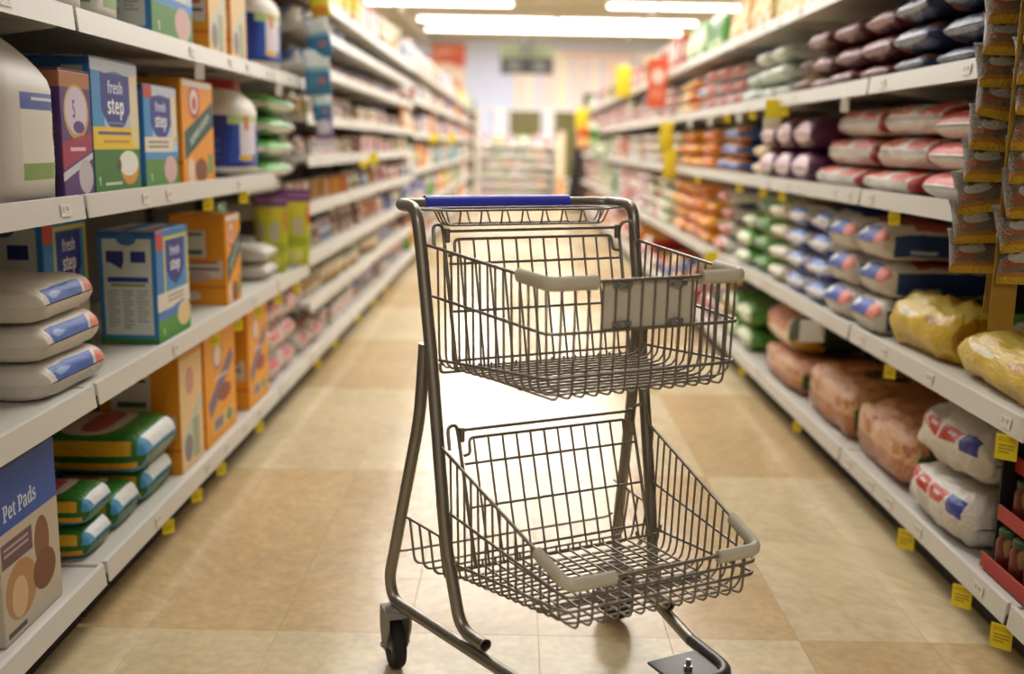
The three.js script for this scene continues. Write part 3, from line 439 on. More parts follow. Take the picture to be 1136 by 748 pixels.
// ---------------------------------------------------------------- shelving runs
const XL = -0.95, XR = 1.11, TURN = { L: Math.PI / 2, R: -Math.PI / 2 };
const ORD = (n) => n + (n % 10 === 1 && n % 100 !== 11 ? 'st' : n % 10 === 2 && n % 100 !== 12 ? 'nd' : n % 10 === 3 && n % 100 !== 13 ? 'rd' : 'th');
const ORDW = ['lowest', 'second', 'third', 'fourth', 'fifth', 'sixth', 'seventh', 'eighth', 'ninth', 'tenth'];
const SIDE = { L: 'left', R: 'right' };
{
  const shelfMat = std(0xcfcbc2, 0.5), railMat = std(0xdad7d0, 0.38), panelMat = std(0x6f6a62, 0.8), kickMat = std(0x2a2724, 0.7), postMat = std(0x57524b, 0.6), brownMat = std(0x5b3a26, 0.6);
  const prof = new THREE.Shape(); prof.moveTo(0, -0.03); prof.lineTo(0.004, -0.031); prof.lineTo(-0.001, 0.02); prof.lineTo(-0.012, 0.021); prof.lineTo(-0.012, 0.017); prof.lineTo(-0.005, 0.016); prof.closePath();
  const geoCache = {};
  const cached = (k, f) => geoCache[k] || (geoCache[k] = f());
  const labelMat = facePrint('#e9e6dc', [['r', '#bdbab4', 0.08, 0.2, 0.28, 0.5], ['r', '#9a9792', 0.48, 0.2, 0.1, 0.4], ['r', '#9a9792', 0.64, 0.2, 0.16, 0.4], ['l', '#c9c6c0', 0.45, 0.72, 0.4, 0.18, 1]], 0.5, 64, 32);
  const labelGeo = box(0.046, 0.026, 0.0015);
  const section = (side, z0, z1, tops, label, o = {}) => {
    const w = z1 - z0, W = w.toFixed(3), t = thing('shelving_section', label, 'shelving', [side === 'L' ? XL : XR, 0, -(z0 + z1) / 2], TURN[side], side === 'L' ? 'shelving sections of the left run' : 'shelving sections of the right run');
    const D = 0.5, H = o.h || 2.0;
    mesh('back_panel', cached('bp' + W + H, () => box(w - 0.004, H - 0.02, 0.02, 0, H / 2, -D - 0.02)), panelMat, t);
    for (const s of [-1, 1]) mesh('upright', cached('up' + W + H + s, () => box(0.018, H, 0.03, s * (w / 2 - 0.012), H / 2, -D + 0.006)), postMat, t);
    mesh('kick_plate', cached('kp' + W, () => box(w - 0.002, 0.092, 0.012, 0, 0.046, -0.07)), kickMat, t);
    tops.forEach((y, i) => {
      const d = (o.depth && o.depth[i]) || D - 0.015, back = -D + 0.012;
      const s = mesh(i ? 'shelf' : 'base_deck', cached('sh' + W + d, () => rbox(w - 0.006, 0.022, d, 0.003, 0, -0.011, back + d / 2)), shelfMat, t, [0, y, 0]);
      const fz = back + d + 0.006;
      mesh('price_rail', cached('rl' + W, () => new THREE.ExtrudeGeometry(prof, { depth: w - 0.008, bevelEnabled: false }).rotateY(-Math.PI / 2).translate(w / 2 - 0.004, 0, 0)), railMat, s, [0, -0.012, fz - 0.004]);
      if (i && z0 < 6) for (const q of [-1, 1]) mesh('bracket', cached('br' + d + W + q, () => { const sp = new THREE.Shape(); sp.moveTo(back, -0.02); sp.lineTo(back + d * 0.9, -0.02); sp.lineTo(back + d * 0.9, -0.035); sp.lineTo(back, -0.1); sp.closePath(); return new THREE.ExtrudeGeometry(sp, { depth: 0.003, bevelEnabled: false }).rotateY(-Math.PI / 2).translate(q * (w / 2 - 0.012), 0, 0); }), shelfMat, s);
      if (z0 < 7) { const n = Math.max(2, Math.round(w / 0.22)); for (let k = 0; k < n; k++) if (rnd() < 0.4) mesh('price_label', labelGeo, labelMat, s, [-w / 2 + (k + 0.3 + 0.4 * rnd()) * w / n, -0.018, fz - 0.0005], [-0.1, 0, 0]); }
    });
    if (o.end) mesh('end_panel', box(0.03, H, D + 0.04, (side === 'L' ? 1 : -1) * (w / 2 + 0.016), H / 2, -D / 2 - 0.01), brownMat, t);
    return t;
  };
  const A = [0.135, 0.567, 0.995, 1.395, 1.84];
  section('L', 1.0, 2.295, A, 'white shelving section nearest the camera on the left, holding white jugs');
  section('L', 2.305, 4.12, A, 'white shelving section on the left holding the litter cartons and canister', {});
  section('L', 4.13, 4.76, [0.135, 0.567, 0.955, 1.395, 1.84], 'white shelving section on the left holding lime bags and green sacks', { depth: [0, 0, 0.36, 0, 0] });
  const C = [0.135, 0.38, 0.6, 0.835, 1.055, 1.245, 1.475, 1.655, 1.805], Dd = [0.135, 0.505, 0.875, 1.215, 1.535, 1.825];
  for (let i = 0; i < 15; i++) { const z0 = 4.77 + 1.22 * i; section('L', z0, z0 + 1.21, i < 4 ? C : Dd, 'white shelving section, ' + ORD(i + 4) + ' from the near end of the left run', { end: i === 14 }); }
  const R = [0.135, 0.555, 1.0, 1.35, 1.685];
  for (let i = 0; i < 14; i++) { const z0 = 0.95 + 1.22 * i; section('R', z0, z0 + 1.21, R, 'white shelving section, ' + ORD(i + 1) + ' from the near end of the right run', { end: i === 13 }); }
}
// world place of a product: side, height of the shelf, middle along the aisle, set-back of its middle from the rail
const place = (o, side, y, z, back, turn = 0) => { o.position.set(side === 'L' ? XL - back : XR + back, y + 0.0012, -z); o.rotation.y = TURN[side] + turn; return o; };
// ---------------------------------------------------------------- left side, nearest packs
{
  const Y3 = 0.995, Y4 = 1.395, Y2 = 0.567, Y1 = 0.135;
  const fs = [P.fsBig, P.fsSide, P.fsTop];
  // white jugs with a moulded handle
  const jug = (label, w, h, d) => {
    const t = thing('plastic_jug', label, 'jug', [0, 0, 0], 0, 'white plastic jugs');
    mesh('body', loft(16, 24, (v, a) => {
      const th = a * Math.PI * 2, p = 4, c = -sgnpow(Math.cos(th), 2 / p), s = sgnpow(Math.sin(th), 2 / p);
      let y = v * h, k = 1; if (v === 0) { k = 0.02; } else if (v < 0.1) k = 0.97; else if (v > 0.7) k = 1 - 0.72 * Math.pow((v - 0.7) / 0.3, 1.5);
      if (v > 0.12 && v < 0.17) k = 0.985;
      return [c * w / 2 * k, v < 0.07 ? 0.001 : y, s * d / 2 * k];
    }), P.jug, t);
    mesh('cap', lathe([[0, 0.03], [0.034, 0.03], [0.036, 0.026], [0.036, 0], [0.03, -0.01]], 18), M.navy, t, [0, h + 0.005, 0]);
    mesh('handle', rod(fillet([[-w * 0.2, h * 0.93, 0], [-w * 0.4, h * 1.0, 0], [-w * 0.49, h * 0.82, 0], [-w * 0.47, h * 0.66, 0]], 0.03, 4), 0.014, 8), M.offwhite, t);
    return t;
  };
  place(jug('large white plastic jug with a cat label at the left edge', 0.3, 0.33, 0.2), 'L', Y3, 2.1, 0.115);
  place(jug('white plastic jug on the top left shelf at the picture corner', 0.24, 0.3, 0.18), 'L', Y4, 2.12, 0.14);
  place(jug('white plastic jug on the top left shelf, second from the left', 0.2, 0.3, 0.18), 'L', Y4, 2.4, 0.14);
  place(jug('white plastic jug on the top left shelf beside the green carton', 0.2, 0.3, 0.18), 'L', Y4, 2.62, 0.14);
  place(carton('carton', 'narrow purple and orange carton with an oval logo', 0.165, 0.275, 0.1, [P.purple, P.purpleSide, P.purpleSide]), 'L', Y3, 2.348, 0.08);
  place(carton('carton', 'tall litter carton with a yellow band and blue shield', 0.3, 0.315, 0.2, fs), 'L', Y3, 2.59, 0.132);
  place(carton('carton', 'smaller litter carton with a blue shield beside the orange carton', 0.27, 0.272, 0.17, [P.fsSmall, P.fsSide, P.fsTop]), 'L', Y3, 2.915, 0.118);
  place(carton('carton', 'orange carton with a dark green diagonal band beside the canister', 0.32, 0.305, 0.2, [P.ahFront, P.ahSide, P.ahTop]), 'L', Y3, 3.25, 0.132);
  const canister = (label) => {
    const t = thing('canister', label, 'canister', [0, 0, 0], 0, 'white canisters with blue labels');
    mesh('body', loft(16, 26, (v, a) => {
      const th = (a - 0.13) * Math.PI * 2, p = 2.7, c = -sgnpow(Math.cos(th), 2 / p), s = sgnpow(Math.sin(th), 2 / p);
      const k = v === 0 ? 0.02 : v < 0.08 ? 0.97 : v > 0.74 ? 1 - 0.42 * Math.pow((v - 0.74) / 0.26, 2) : 1;
      return [c * 0.165 * k, v < 0.05 ? 0.001 : v * 0.31, s * 0.15 * k];
    }), P.canister, t);
    mesh('lid', lathe([[0, 0.034], [0.09, 0.034], [0.097, 0.03], [0.1, 0.002], [0.094, -0.004]], 24), M.redlid, t, [0, 0.31, 0]);
    return t;
  };
  place(canister('white canister with a blue label and red lid on the third shelf'), 'L', Y3, 3.86, 0.165);
  place(canister('white canister with a blue label on the top left shelf'), 'L', Y4, 4.3, 0.168);
  place(carton('carton', 'green litter carton on the top left shelf beside the white jugs', 0.36, 0.34, 0.2, [P.fsSmall, P.fsSide, P.fsTop]), 'L', Y4, 3.05, 0.132);
  place(carton('carton', 'white and orange carton on the top left shelf, nearer of two', 0.2, 0.33, 0.16, [P.ahPale, P.ahSide, P.ahTop]), 'L', Y4, 3.5, 0.112);
  place(carton('carton', 'white and orange carton on the top left shelf beside the canister', 0.2, 0.33, 0.16, [P.ahPale, P.ahSide, P.ahTop]), 'L', Y4, 3.76, 0.112);
  // second shelf
  place(carton('carton', 'blue carton with a white side panel standing on the second shelf', 0.28, 0.31, 0.16, [P.fsBlue, P.fsSide, P.fsTop]), 'L', Y2, 2.95, 0.108);
  place(carton('carton', 'blue carton in the shade behind the stacked sacks', 0.26, 0.36, 0.2, [P.fsBlue, P.fsSide, P.fsTop]), 'L', Y2, 2.645, 0.3, 0);
  place(carton('carton', 'blue carton in the shade at the left edge', 0.24, 0.36, 0.2, [P.fsBlue, P.fsSide, P.fsTop]), 'L', Y2, 1.92, 0.34, 0);
  place(carton('carton', 'orange carton standing alone on the second left shelf', 0.19, 0.305, 0.19, [P.ahFront, P.ahSide, P.ahTop]), 'L', Y2, 3.61, 0.13);
  for (let i = 0; i < 3; i++) {
    const b = single('sack', bagGeo(0.4, 0.34, 0.083, { v: i, wr: 0.05, sq: 5, end: 12 }), P.sackBlue, 'off-white sack with a blue label, ' + ['lowest', 'middle', 'topmost'][i] + ' of three at the left edge', 'sack', [0, 0, 0], 0, 'off-white sacks with blue labels');
    place(b, 'L', Y2 + i * 0.0845, 2.3 - i * 0.006, 0.232 + 0.006 * i, 0.03 * (i - 1));
  }
  for (const [z, b, k] of [[4.26, 0.2, 0], [4.56, 0.33, 1]]) for (let i = 0; i < 2; i++)
    place(single('folded_sack', bagGeo(0.3, 0.24, 0.07, { v: 4 + i, wr: 0.06, sq: 3 }), M.offwhite, 'plain grey sack lying flat behind the lime bags, ' + [['lower front', 'upper front'], ['lower rear', 'upper rear']][k][i] + ' one', 'sack', [0, 0, 0], 0, 'plain grey sacks'), 'L', Y2 + i * 0.0715, z, b);
  const lime = (label, x, z, turn) => { const t = thing('standing_bag', label, 'bag', [x, Y2 + 0.001, -z], turn, 'lime bags with purple tops'); t.position.y += x > -1.04 ? 0.0125 : 0; mesh('pouch', pouchGeo(0.145, 0.335, 0.075, { v: 3 }), P.limeBag, t); mesh('seal', rbox(0.147, 0.012, 0.004, 0.001, 0, 0.33, 0.002), std(0x6f2f70, 0.4), t); };
  lime('lime and purple bag standing on the second shelf, nearer of two', -1.055, 4.47, 0.1);
  lime('lime and purple bag standing on the second shelf, farther of two', -0.995, 4.66, 0.12);
  place(single('standing_bag', pouchGeo(0.12, 0.33, 0.1, { v: 5 }), P.greenSack, 'pale green bag standing beside the orange carton', 'bag', [0, 0, 0], 0), 'L', Y2, 3.84, 0.14);
  for (let i = 0; i < 4; i++) place(single('green_sack', bagGeo(0.42, 0.58, 0.087, { v: i + 2, wr: 0.12, sq: 3 }), P.greenSack, 'green and white sack, ' + ['lowest', 'second', 'third', 'topmost'][i] + ' of four stacked above the lime bags', 'sack', [0, 0, 0], 0, 'green and white sacks'), 'L', 0.966 + i * 0.0885, 4.445, 0.25 - 0.004 * i, 0);
  // lowest shelf
  place(carton('carton', 'large blue and tan carton reading Pet Pads on the lowest shelf', 0.26, 0.36, 0.3, [P.petPads, P.petSide, P.petTop]), 'L', Y1, 2.015, 0.185);
  const pack = (label, L, W, H, y, z, back, turn = 0, v = 0) => place(single('wrapped_pack', bagGeo(L, W, H, { v, wr: 0.035, sq: 4.5, end: 9 }), P.padPack, label, 'pack', [0, 0, 0], 0, 'green wrapped packs'), 'L', y, z, back, turn);
  pack('green wrapped pack at the bottom of the nearer pile', 0.26, 0.16, 0.078, Y1, 2.4, 0.18, 0, 1);
  pack('green wrapped pack second up in the nearer pile', 0.26, 0.16, 0.078, Y1 + 0.0795, 2.41, 0.18, 0, 2);
  pack('green wrapped pack at the bottom of the middle pile', 0.26, 0.18, 0.1, Y1, 2.59, 0.18, 0, 3);
  pack('green wrapped pack at the bottom of the farther pile', 0.26, 0.25, 0.1, Y1, 2.83, 0.18, 0, 4);
  pack('large green wrapped pack lying across the tops of the piles', 0.34, 0.3, 0.115, Y1 + 0.1015, 2.8, 0.2, 0, 5);
  place(carton('carton', 'pale orange carton on the lowest shelf beside the green packs', 0.22, 0.36, 0.24, [P.ahPale, P.ahSide, P.ahTop]), 'L', Y1, 3.09, 0.155);
  place(carton('carton', 'orange carton on the lowest shelf, second from the green packs', 0.36, 0.37, 0.24, [P.ahBig, P.ahSide, P.ahTop]), 'L', Y1, 3.41, 0.155);
  place(carton('carton', 'orange carton on the lowest shelf with a plain orange side', 0.3, 0.37, 0.24, [P.ahBig, P.ahSide, P.ahTop]), 'L', Y1, 3.9, 0.15);
  let n = 0;
  for (const [z, m] of [[4.26, 3], [4.515, 3], [4.9, 1], [5.16, 1]]) for (let i = 0; i < m; i++)
    place(single('bag', bagGeo(0.32, 0.24, 0.118, { v: i, wr: 0.12 }), P.redWhite, 'red and white bag, ' + ['lowest', 'middle', 'topmost'][i] + ' in the ' + ORD(i ? n : ++n) + ' pile past the orange cartons', 'bag', [0, 0, 0], 0, 'red and white bags on the lowest left shelf'), 'L', Y1 + i * 0.1195, z, 0.18 + 0.02 * rnd(), rr(-0.02, 0.02));
  // hanging strip of small packets at the corner of the top shelf
  const strip = thing('clip_strip', 'hanging strip of yellow and blue packets at the top left shelf', 'strip', [-0.875, 1.2, -4.72], 0.05);
  mesh('strip', box(0.02, 0.6, 0.003, 0, 0.28, -0.012), M.clear, strip);
  const sp = [wrapPrint('#3f7fa6', [['r', '#dfe6e6', 0, 0.05, 1, 0.45], ['r', '#8fb8c6', 0.1, 0.4, 0.8, 0.1], ['e', '#c96a5a', 0.6, 0.7, 0.1, 0.06]], null, 0.3, 64), wrapPrint('#d9c92a', [['e', '#e08a2a', 0.5, 0.75, 0.3, 0.15]], null, 0.3, 64), wrapPrint('#8f86c0', [['e', '#e3ddec', 0.5, 0.5, 0.3, 0.3]], null, 0.3, 64)];
  [[0.46, 1, 0.09, 0.12], [0.29, 0, 0.12, 0.18], [0.13, 0, 0.12, 0.2], [0.02, 0, 0.09, 0.12], [-0.06, 2, 0.08, 0.1]].forEach(([y, m, w, h]) => mesh('packet', pouchGeo(w, h, 0.035, { hang: 1, v: m }), sp[m], strip, [rr(-0.015, 0.02), y, 0.008 + rr(0, 0.012)], [rr(-0.25, 0.05), rr(-0.3, 0.3), rr(-0.02, 0.22)]));
}
// ---------------------------------------------------------------- right side, nearest packs
{
  const Y1 = 0.135, Y2 = 0.555, Y3 = 1.0, Y4 = 1.35;
  // bags whose length runs along the aisle take an extra quarter turn
  const along = Math.PI / 2;
  const bag = (name, label, mat, L, W, H, y, z, back, turn, o = {}, group) => place(single(name, bagGeo(L, W, H, o), mat, label, 'bag', [0, 0, 0], 0, group), 'R', y, z, back, turn);
  bag('feed_bag', 'brown feed bag with green ends, nearest on the lowest right shelf', P.brownBag, 0.56, 0.42, 0.2, Y1, 3.16, 0.245, along, { v: 1, wr: 0.12, sq: 3.6, end: 10 }, 'brown feed bags');
  bag('feed_bag', 'brown feed bag with green ends, second along the lowest right shelf', P.brownBag, 0.58, 0.42, 0.2, Y1, 3.74, 0.245, along, { v: 2, wr: 0.12, sq: 3.6, end: 10 }, 'brown feed bags');
  bag('feed_bag', 'flattened brown feed bag under the orange bag', P.brownBag, 0.62, 0.42, 0.15, Y1, 4.4, 0.24, along, { v: 3, wr: 0.12, sq: 3.6, end: 10 }, 'brown feed bags');
  bag('feed_bag', 'orange bag with a dark end lying on a brown feed bag', P.orangeBag, 0.56, 0.38, 0.17, Y1 + 0.152, 4.5, 0.235, -along, { v: 4, wr: 0.1, sq: 2.8, end: 7 });
  bag('white_bag', 'white bag with red lettering on the lowest right shelf, lower of two', P.whiteBag, 0.42, 0.4, 0.16, Y1 + 0.001, 2.66, 0.21, along, { v: 5, wr: 0.14, sq: 3.2, end: 7 }, 'white bags with red lettering');
  bag('white_bag', 'white bag with red lettering on the lowest right shelf, upper of two', P.whiteBag, 0.42, 0.4, 0.16, Y1 + 0.162, 2.67, 0.225, along + 0.03, { v: 6, wr: 0.16, sq: 3.2, end: 7 }, 'white bags with red lettering');
  // jars in a stepped rack with red rails
  const rack = thing('jar_rack', 'dark rack with red rails holding jars at the right edge', 'rack', [1.232, Y1 + 0.0012, -2.24], -Math.PI / 2);
  for (let i = 0; i < 3; i++) { mesh('tray', box(0.3, 0.006, 0.16, 0, 0.004 + i * 0.12, -i * 0.03), M.black, rack); mesh('red_rail', rbox(0.3, 0.038, 0.006, 0.002, 0, 0.024 + i * 0.12, 0.084 - i * 0.03), M.red, rack); }
  for (const s of [-1, 1]) mesh('side_panel', box(0.006, 0.33, 0.17, s * 0.153, 0.167, -0.03), M.black, rack);
  let q = 0;
  for (let i = 0; i < 3; i++) for (let k = 0; k < 4; k++) {
    const j = thing('jar', 'dark red jar, ' + ORD(k + 1) + ' from the aisle end on the ' + ['bottom', 'middle', 'top'][i] + ' rack tier', 'jar', [1.232 + 0.03 * i - 0.04, Y1 + 0.0095 + i * 0.12, -2.24 + 0.105 - k * 0.07], -Math.PI / 2, 'dark red jars');
    mesh('glass', lathe([[0, 0], [0.027, 0], [0.031, 0.006], [0.031, 0.075], [0.024, 0.088], [0.024, 0.092]], 14), P.jarLabel, j); mesh('lid', lathe([[0, 0.016], [0.025, 0.016], [0.027, 0.013], [0.027, 0]], 14), M.darkGreen, j, [0, 0.09, 0]);
  }
  // second shelf
  const yb = (label, L, W, H, y, z, back, v, turn = 0) => bag('yellow_bag', label, P.yellowBag, L, W, H, y, z, back, along + turn, { v, wr: 0.2, sq: 2.1, end: 11 }, 'crinkled yellow bags');
  yb('crinkled yellow bag with its round end turned to the camera', 0.42, 0.2, 0.17, Y2, 2.96, 0.14, 1, 0.08);
  yb('crinkled yellow bag in front on the second right shelf', 0.54, 0.2, 0.14, Y2, 2.44, 0.14, 2, -0.04);
  yb('crinkled yellow bag lying behind the front one', 0.52, 0.22, 0.2, Y2, 2.4, 0.37, 3, 0.03);
  yb('crinkled yellow bag on top below the packet strip', 0.42, 0.24, 0.17, Y2 + 0.203, 2.42, 0.35, 4, 0.12);
  bag('sack', 'pale sack with green print behind the yellow bags', P.greenSack, 0.24, 0.26, 0.12, Y2, 2.93, 0.385, 0, { v: 2 }, null);
  const bs = (mat, zs, n, h, name, what, v0) => zs.forEach((z, c) => { for (let i = 0; i < n; i++) bag(name, what + ', ' + (i === n - 1 ? 'topmost' : i === 0 ? 'lowest' : ORD(i + 1) + ' up') + ' in the ' + ['nearest', 'second', 'third', 'fourth'][c] + ' pile', mat, 0.38, 0.285, h, Y2 + i * (h + 0.001), z, 0.215 + rr(-0.012, 0.012), rr(-0.02, 0.02), { v: v0 + (c + i) % 4, wr: mat === P.blueSack ? 0.12 : 0.2, sq: mat === P.blueSack ? 4 : 3, end: 7 }, what + 's'); });
  bs(P.blueSack, [3.33, 3.63], 3, 0.117, 'flour_sack', 'off-white sack with blue and red end and navy side', 1);
  bs(P.blueDog, [3.95, 4.26], 4, 0.088, 'blue_bag', 'blue and white bag on the second right shelf', 4);
  // third shelf
  for (let i = 0; i < 3; i++) bag('white_sack', 'white sack with a red end, ' + ['lowest', 'middle', 'topmost'][i] + ' of three beside the packet strip', P.whiteRed, 0.4, 0.33, 0.08, Y3 + i * 0.0812, 2.8, 0.22 + 0.01 * i, -0.02 + 0.02 * i, { v: i, wr: 0.06, sq: 3.6, end: 8 }, 'white sacks with red ends');
  for (let r = 0; r < 3; r++) for (let c = 0; c < 2; c++) bag('red_bag', 'red and white bag with a red end, ' + ['lowest', 'middle', 'topmost'][r] + ' in the ' + ['nearer', 'farther'][c] + ' pile', P.redRoll, 0.5, r ? 0.22 : 0.26, r ? 0.1 : 0.075, Y3 + (r ? 0.0765 + (r - 1) * 0.1015 : 0), 3.3 + c * 0.52 - r * 0.03, 0.16 + r * 0.015, along + rr(-0.03, 0.03), { v: r + c * 2, wr: 0.14, sq: 2.5, end: 7 }, 'red and white bags with red ends');
  let k = 0;
  for (const z of [4.235, 4.525, 4.815]) for (let i = 0; i < 2; i++) bag('purple_bag', 'dark purple bag with a pale round end, ' + ['lower', 'upper'][i] + ' in the ' + ['nearest', 'middle', 'farthest'][Math.floor(k++ / 2)] + ' pair', P.purpleRoll, 0.42, 0.28, 0.13, Y3 + i * 0.1315, z, 0.23, rr(-0.02, 0.02), { v: i + 1, wr: 0.09, sq: 2.3, end: 9 }, 'dark purple bags');
  // fourth shelf
  const m4 = (mat, zs, name, what) => zs.forEach((z, c) => { for (let i = 0; i < 3; i++) bag(name, what + ', ' + ['lowest', 'middle', 'topmost'][i] + ' in the ' + ['nearest', 'second', 'third'][c] + ' pile', mat, 0.4, 0.305, i ? 0.085 : 0.06, Y4 + (i ? 0.0612 + (i - 1) * 0.0862 : 0), z, 0.22 + rr(-0.015, 0.015), rr(-0.03, 0.03), { v: c * 3 + i, wr: 0.2, sq: 2.6 }, what + 's'); });
  m4(P.navyBag, [2.78, 3.1], 'navy_bag', 'dark navy bag on the fourth right shelf');
  m4(P.maroon, [3.42, 3.74, 4.06], 'maroon_bag', 'dark maroon bag on the fourth right shelf');
  // hanging strip of snack packets in front of the right shelves
  const st = thing('snack_strip', 'gold strip hung with snack packets at the right edge', 'strip', [1.015, 0.86, -2.27], -0.12);
  mesh('strip', rbox(0.036, 0.88, 0.004, 0.0015, 0.045, 0.36, -0.02), M.gold, st, null, [0, 0, -0.03]);
  for (let i = 0; i < 11; i++) { const pk = mesh('packet', pouchGeo(0.11, 0.105, 0.045, { hang: 1, v: i % 4 }), P.chip, st, [-0.006 + i * 0.0034, 0.01 + i * 0.066, 0.004 + (i % 2) * 0.004], [-0.42 + rr(-0.1, 0.1), rr(-0.25, 0.25), rr(-0.12, 0.12)]); }
  const post = thing('snack_strip', 'second gold strip with packets, cut by the right edge', 'strip', [1.0, 0.86, -2.09], -0.1);
  mesh('strip', rbox(0.05, 0.9, 0.004, 0.0015, 0, 0.36, -0.02), M.gold, post);
  for (let i = 0; i < 11; i++) mesh('packet', pouchGeo(0.11, 0.105, 0.045, { hang: 1, v: (i + 2) % 4 }), P.chip, post, [0.03, 0.01 + i * 0.066, 0.004], [-0.42 + rr(-0.1, 0.1), rr(-0.25, 0.25), rr(-0.12, 0.12)]);
}
// ---------------------------------------------------------------- the long runs beyond
const G = {};
{
  const styles = [
    (a, b) => [['r', a, 0, 0, 1, 0.16], ['e', b, 0.5, 0.4, 0.3, 0.17], ['r', a, 0.15, 0.66, 0.7, 0.07], ['e', a, 0.35, 0.84, 0.16, 0.1]],
    (a, b) => [['p', a, 0, 0.55, 1, 0.25, 1, 0.5, 0, 0.82], ['e', b, 0.4, 0.2, 0.22, 0.12], ['r', b, 0, 0.92, 1, 0.08], ['e', '#f0ece2', 0.72, 0.78, 0.16, 0.1]],
    (a, b) => [['e', a, 0.5, 0.46, 0.38, 0.3], ['e', '#efeae0', 0.5, 0.42, 0.24, 0.14], ['r', b, 0, 0, 1, 0.07], ['r', b, 0.2, 0.82, 0.6, 0.06]],
    (a, b) => [['r', a, 0, 0.6, 1, 0.4], ['s', b, 0.1, 0.62, 0.8, 0.34, 16, 0.07], ['r', b, 0.12, 0.1, 0.76, 0.2], ['l', '#f3efe6', 0.2, 0.14, 0.55, 0.1, 2]],
  ];
  const pal = {
    white: ['#ebe7df', '#c9736b', '#6f86bc'], cream: ['#e6dcc3', '#b98a4e', '#7d9a5c'], silver: ['#cfd0cf', '#5f7fb4', '#b9564e'], sage: ['#dde4da', '#93b08f', '#b9c8b6'], orange: ['#ea8a1e', '#f4dca8', '#c9481e'], gold: ['#eaa31c', '#f6e4b0', '#d8691e'],
    red: ['#b93a34', '#ece2d8', '#e0b04a'], pink: ['#d9a3a6', '#b3506a', '#efe6e2'], green: ['#5f9c3c', '#dfe8c6', '#3a6a2a'], blue: ['#3d69b4', '#e4e8ef', '#d98a3c'], teal: ['#3f8f9c', '#d8e6e4', '#e2c25a'], purple: ['#6a3f80', '#e2d3e6', '#d9a53a'], brown: ['#8a5a3c', '#e2cfae', '#5a3320'], yellow: ['#ecd23a', '#f4eec4', '#d06a2a'],
  };
  for (const [n, [base, a, b]] of Object.entries(pal)) G[n] = [0, 1].map((k) => wrapPrint(base, styles[(Object.keys(pal).indexOf(n) + k * 2) % 4](a, b), null, 0.38, 96));
  for (const a of Object.values(G)) for (const m of a) film(m, 0.003);
  // shared light shapes
  const half = (g) => { const u = g.attributes.uv; for (let i = 0; i < u.count; i++) u.setX(i, u.getX(i) * 0.5); return g; };
  const canG = lathe([[0, 0.1], [0.033, 0.1], [0.034, 0.104], [0.036, 0.1], [0.036, 0.004], [0.034, 0], [0, 0]], 12);
  const shapes = {
    tin_can: () => [canG, 0.078, 1], carton: () => [half(rbox(1, 1, 1, 0.02, 0, 0.5, 0)), 1, 1],
    bottle: () => [lathe([[0, 0], [0.034, 0], [0.037, 0.01], [0.037, 0.13], [0.03, 0.155], [0.014, 0.175], [0.014, 0.19], [0.016, 0.192], [0.016, 0.21], [0, 0.212]].map(([r, y]) => [r, y]), 12), 0.08, 1],
    tub: () => [lathe([[0, 0], [0.045, 0], [0.05, 0.01], [0.054, 0.09], [0.057, 0.092], [0.057, 0.104], [0, 0.106]], 12), 0.12, 1],
  };
  const cache = {};
  const shape = (k) => cache[k] || (cache[k] = shapes[k]()[0]);
  // a shelf's worth: facings of 2 to 5 alike products side by side
  const count = {};
  function run(side, y, z0, z1, shelfNo, kinds, colors, hMax, o = {}) {
    let z = z0, row = 0;
    while (z < z1 - 0.05) {
      const kind = pick(kinds), col = pick(colors), mat = pick(G[col]);
      if ((count[kind] || 0) > 285) { kinds = kinds.filter((k) => k !== kind); if (!kinds.length) return; continue; }
      const fat = o.fat || 1, nF = 2 + Math.floor(rnd() * (o.most || 4)), h = hMax * rr(0.68, 0.97); row++;
      const w = { tin_can: 0.08, bottle: Math.max(0.07, h * 0.36), tub: Math.max(0.1, h * 0.8), carton: rr(0.1, 0.17), packet: rr(0.11, 0.16), standing_pouch: rr(0.14, 0.2) }[kind] * fat;
      const word = { tin_can: 'tin', bottle: 'bottle', tub: 'tub', carton: 'carton', packet: 'packet', standing_pouch: 'pouch' }[kind];

      for (let i = 0; i < nF && z + w < z1; i++) {
        const zz = z + w / 2, layers = kind === 'tin_can' ? Math.max(1, Math.floor(hMax / 0.105)) : 1;
        for (let l = 0; l < layers; l++) {
          count[kind] = (count[kind] || 0) + 1;
          let g, sc = [1, 1, 1];
          if (kind === 'packet') g = pouchGeo(0.13, 0.15, 0.06, { v: i % 3, n: 7, a: 10 }), sc = [w / 0.13 * 0.95, h / 0.15, 1];
          else if (kind === 'standing_pouch') g = pouchGeo(0.17, 0.25, 0.09, { v: i % 3, n: 7, a: 10 }), sc = [w / 0.17 * 0.95, h / 0.25, 1];
          else if (kind === 'carton') g = shape('carton'), sc = [w * 0.96, h, 0.13];
          else if (kind === 'tin_can') g = shape('tin_can');
          else if (kind === 'bottle') g = shape('bottle'), sc = [w / 0.08, h / 0.212, w / 0.08];
          else g = shape('tub'), sc = [w / 0.12, h / 0.106, w / 0.12];
          const m = single(kind, g, mat, col + ' ' + (layers > 1 ? (l ? 'upper ' : 'lower ') : '') + word + ', ' + ORD(i + 1) + ' in the ' + ORD(row) + ' row along the ' + ORDW[shelfNo] + ' shelf, ' + o.name, word === 'standing pouch' ? 'pouch' : word, [0, 0, 0], 0, col + ' ' + word + ' row, ' + ORDW[shelfNo] + ' shelf, ' + o.name);
          m.scale.set(...sc); place(m, side, y + l * 0.1052, zz, 0.06 + rr(0.02, 0.05) + (w > 0.14 ? 0.03 : 0), kind === 'tin_can' || kind === 'bottle' || kind === 'tub' ? rr(-0.4, 0.4) : rr(-0.03, 0.03));
        }
        z += w + 0.006;
      }
      z += rr(0.005, 0.05);
    }
  }
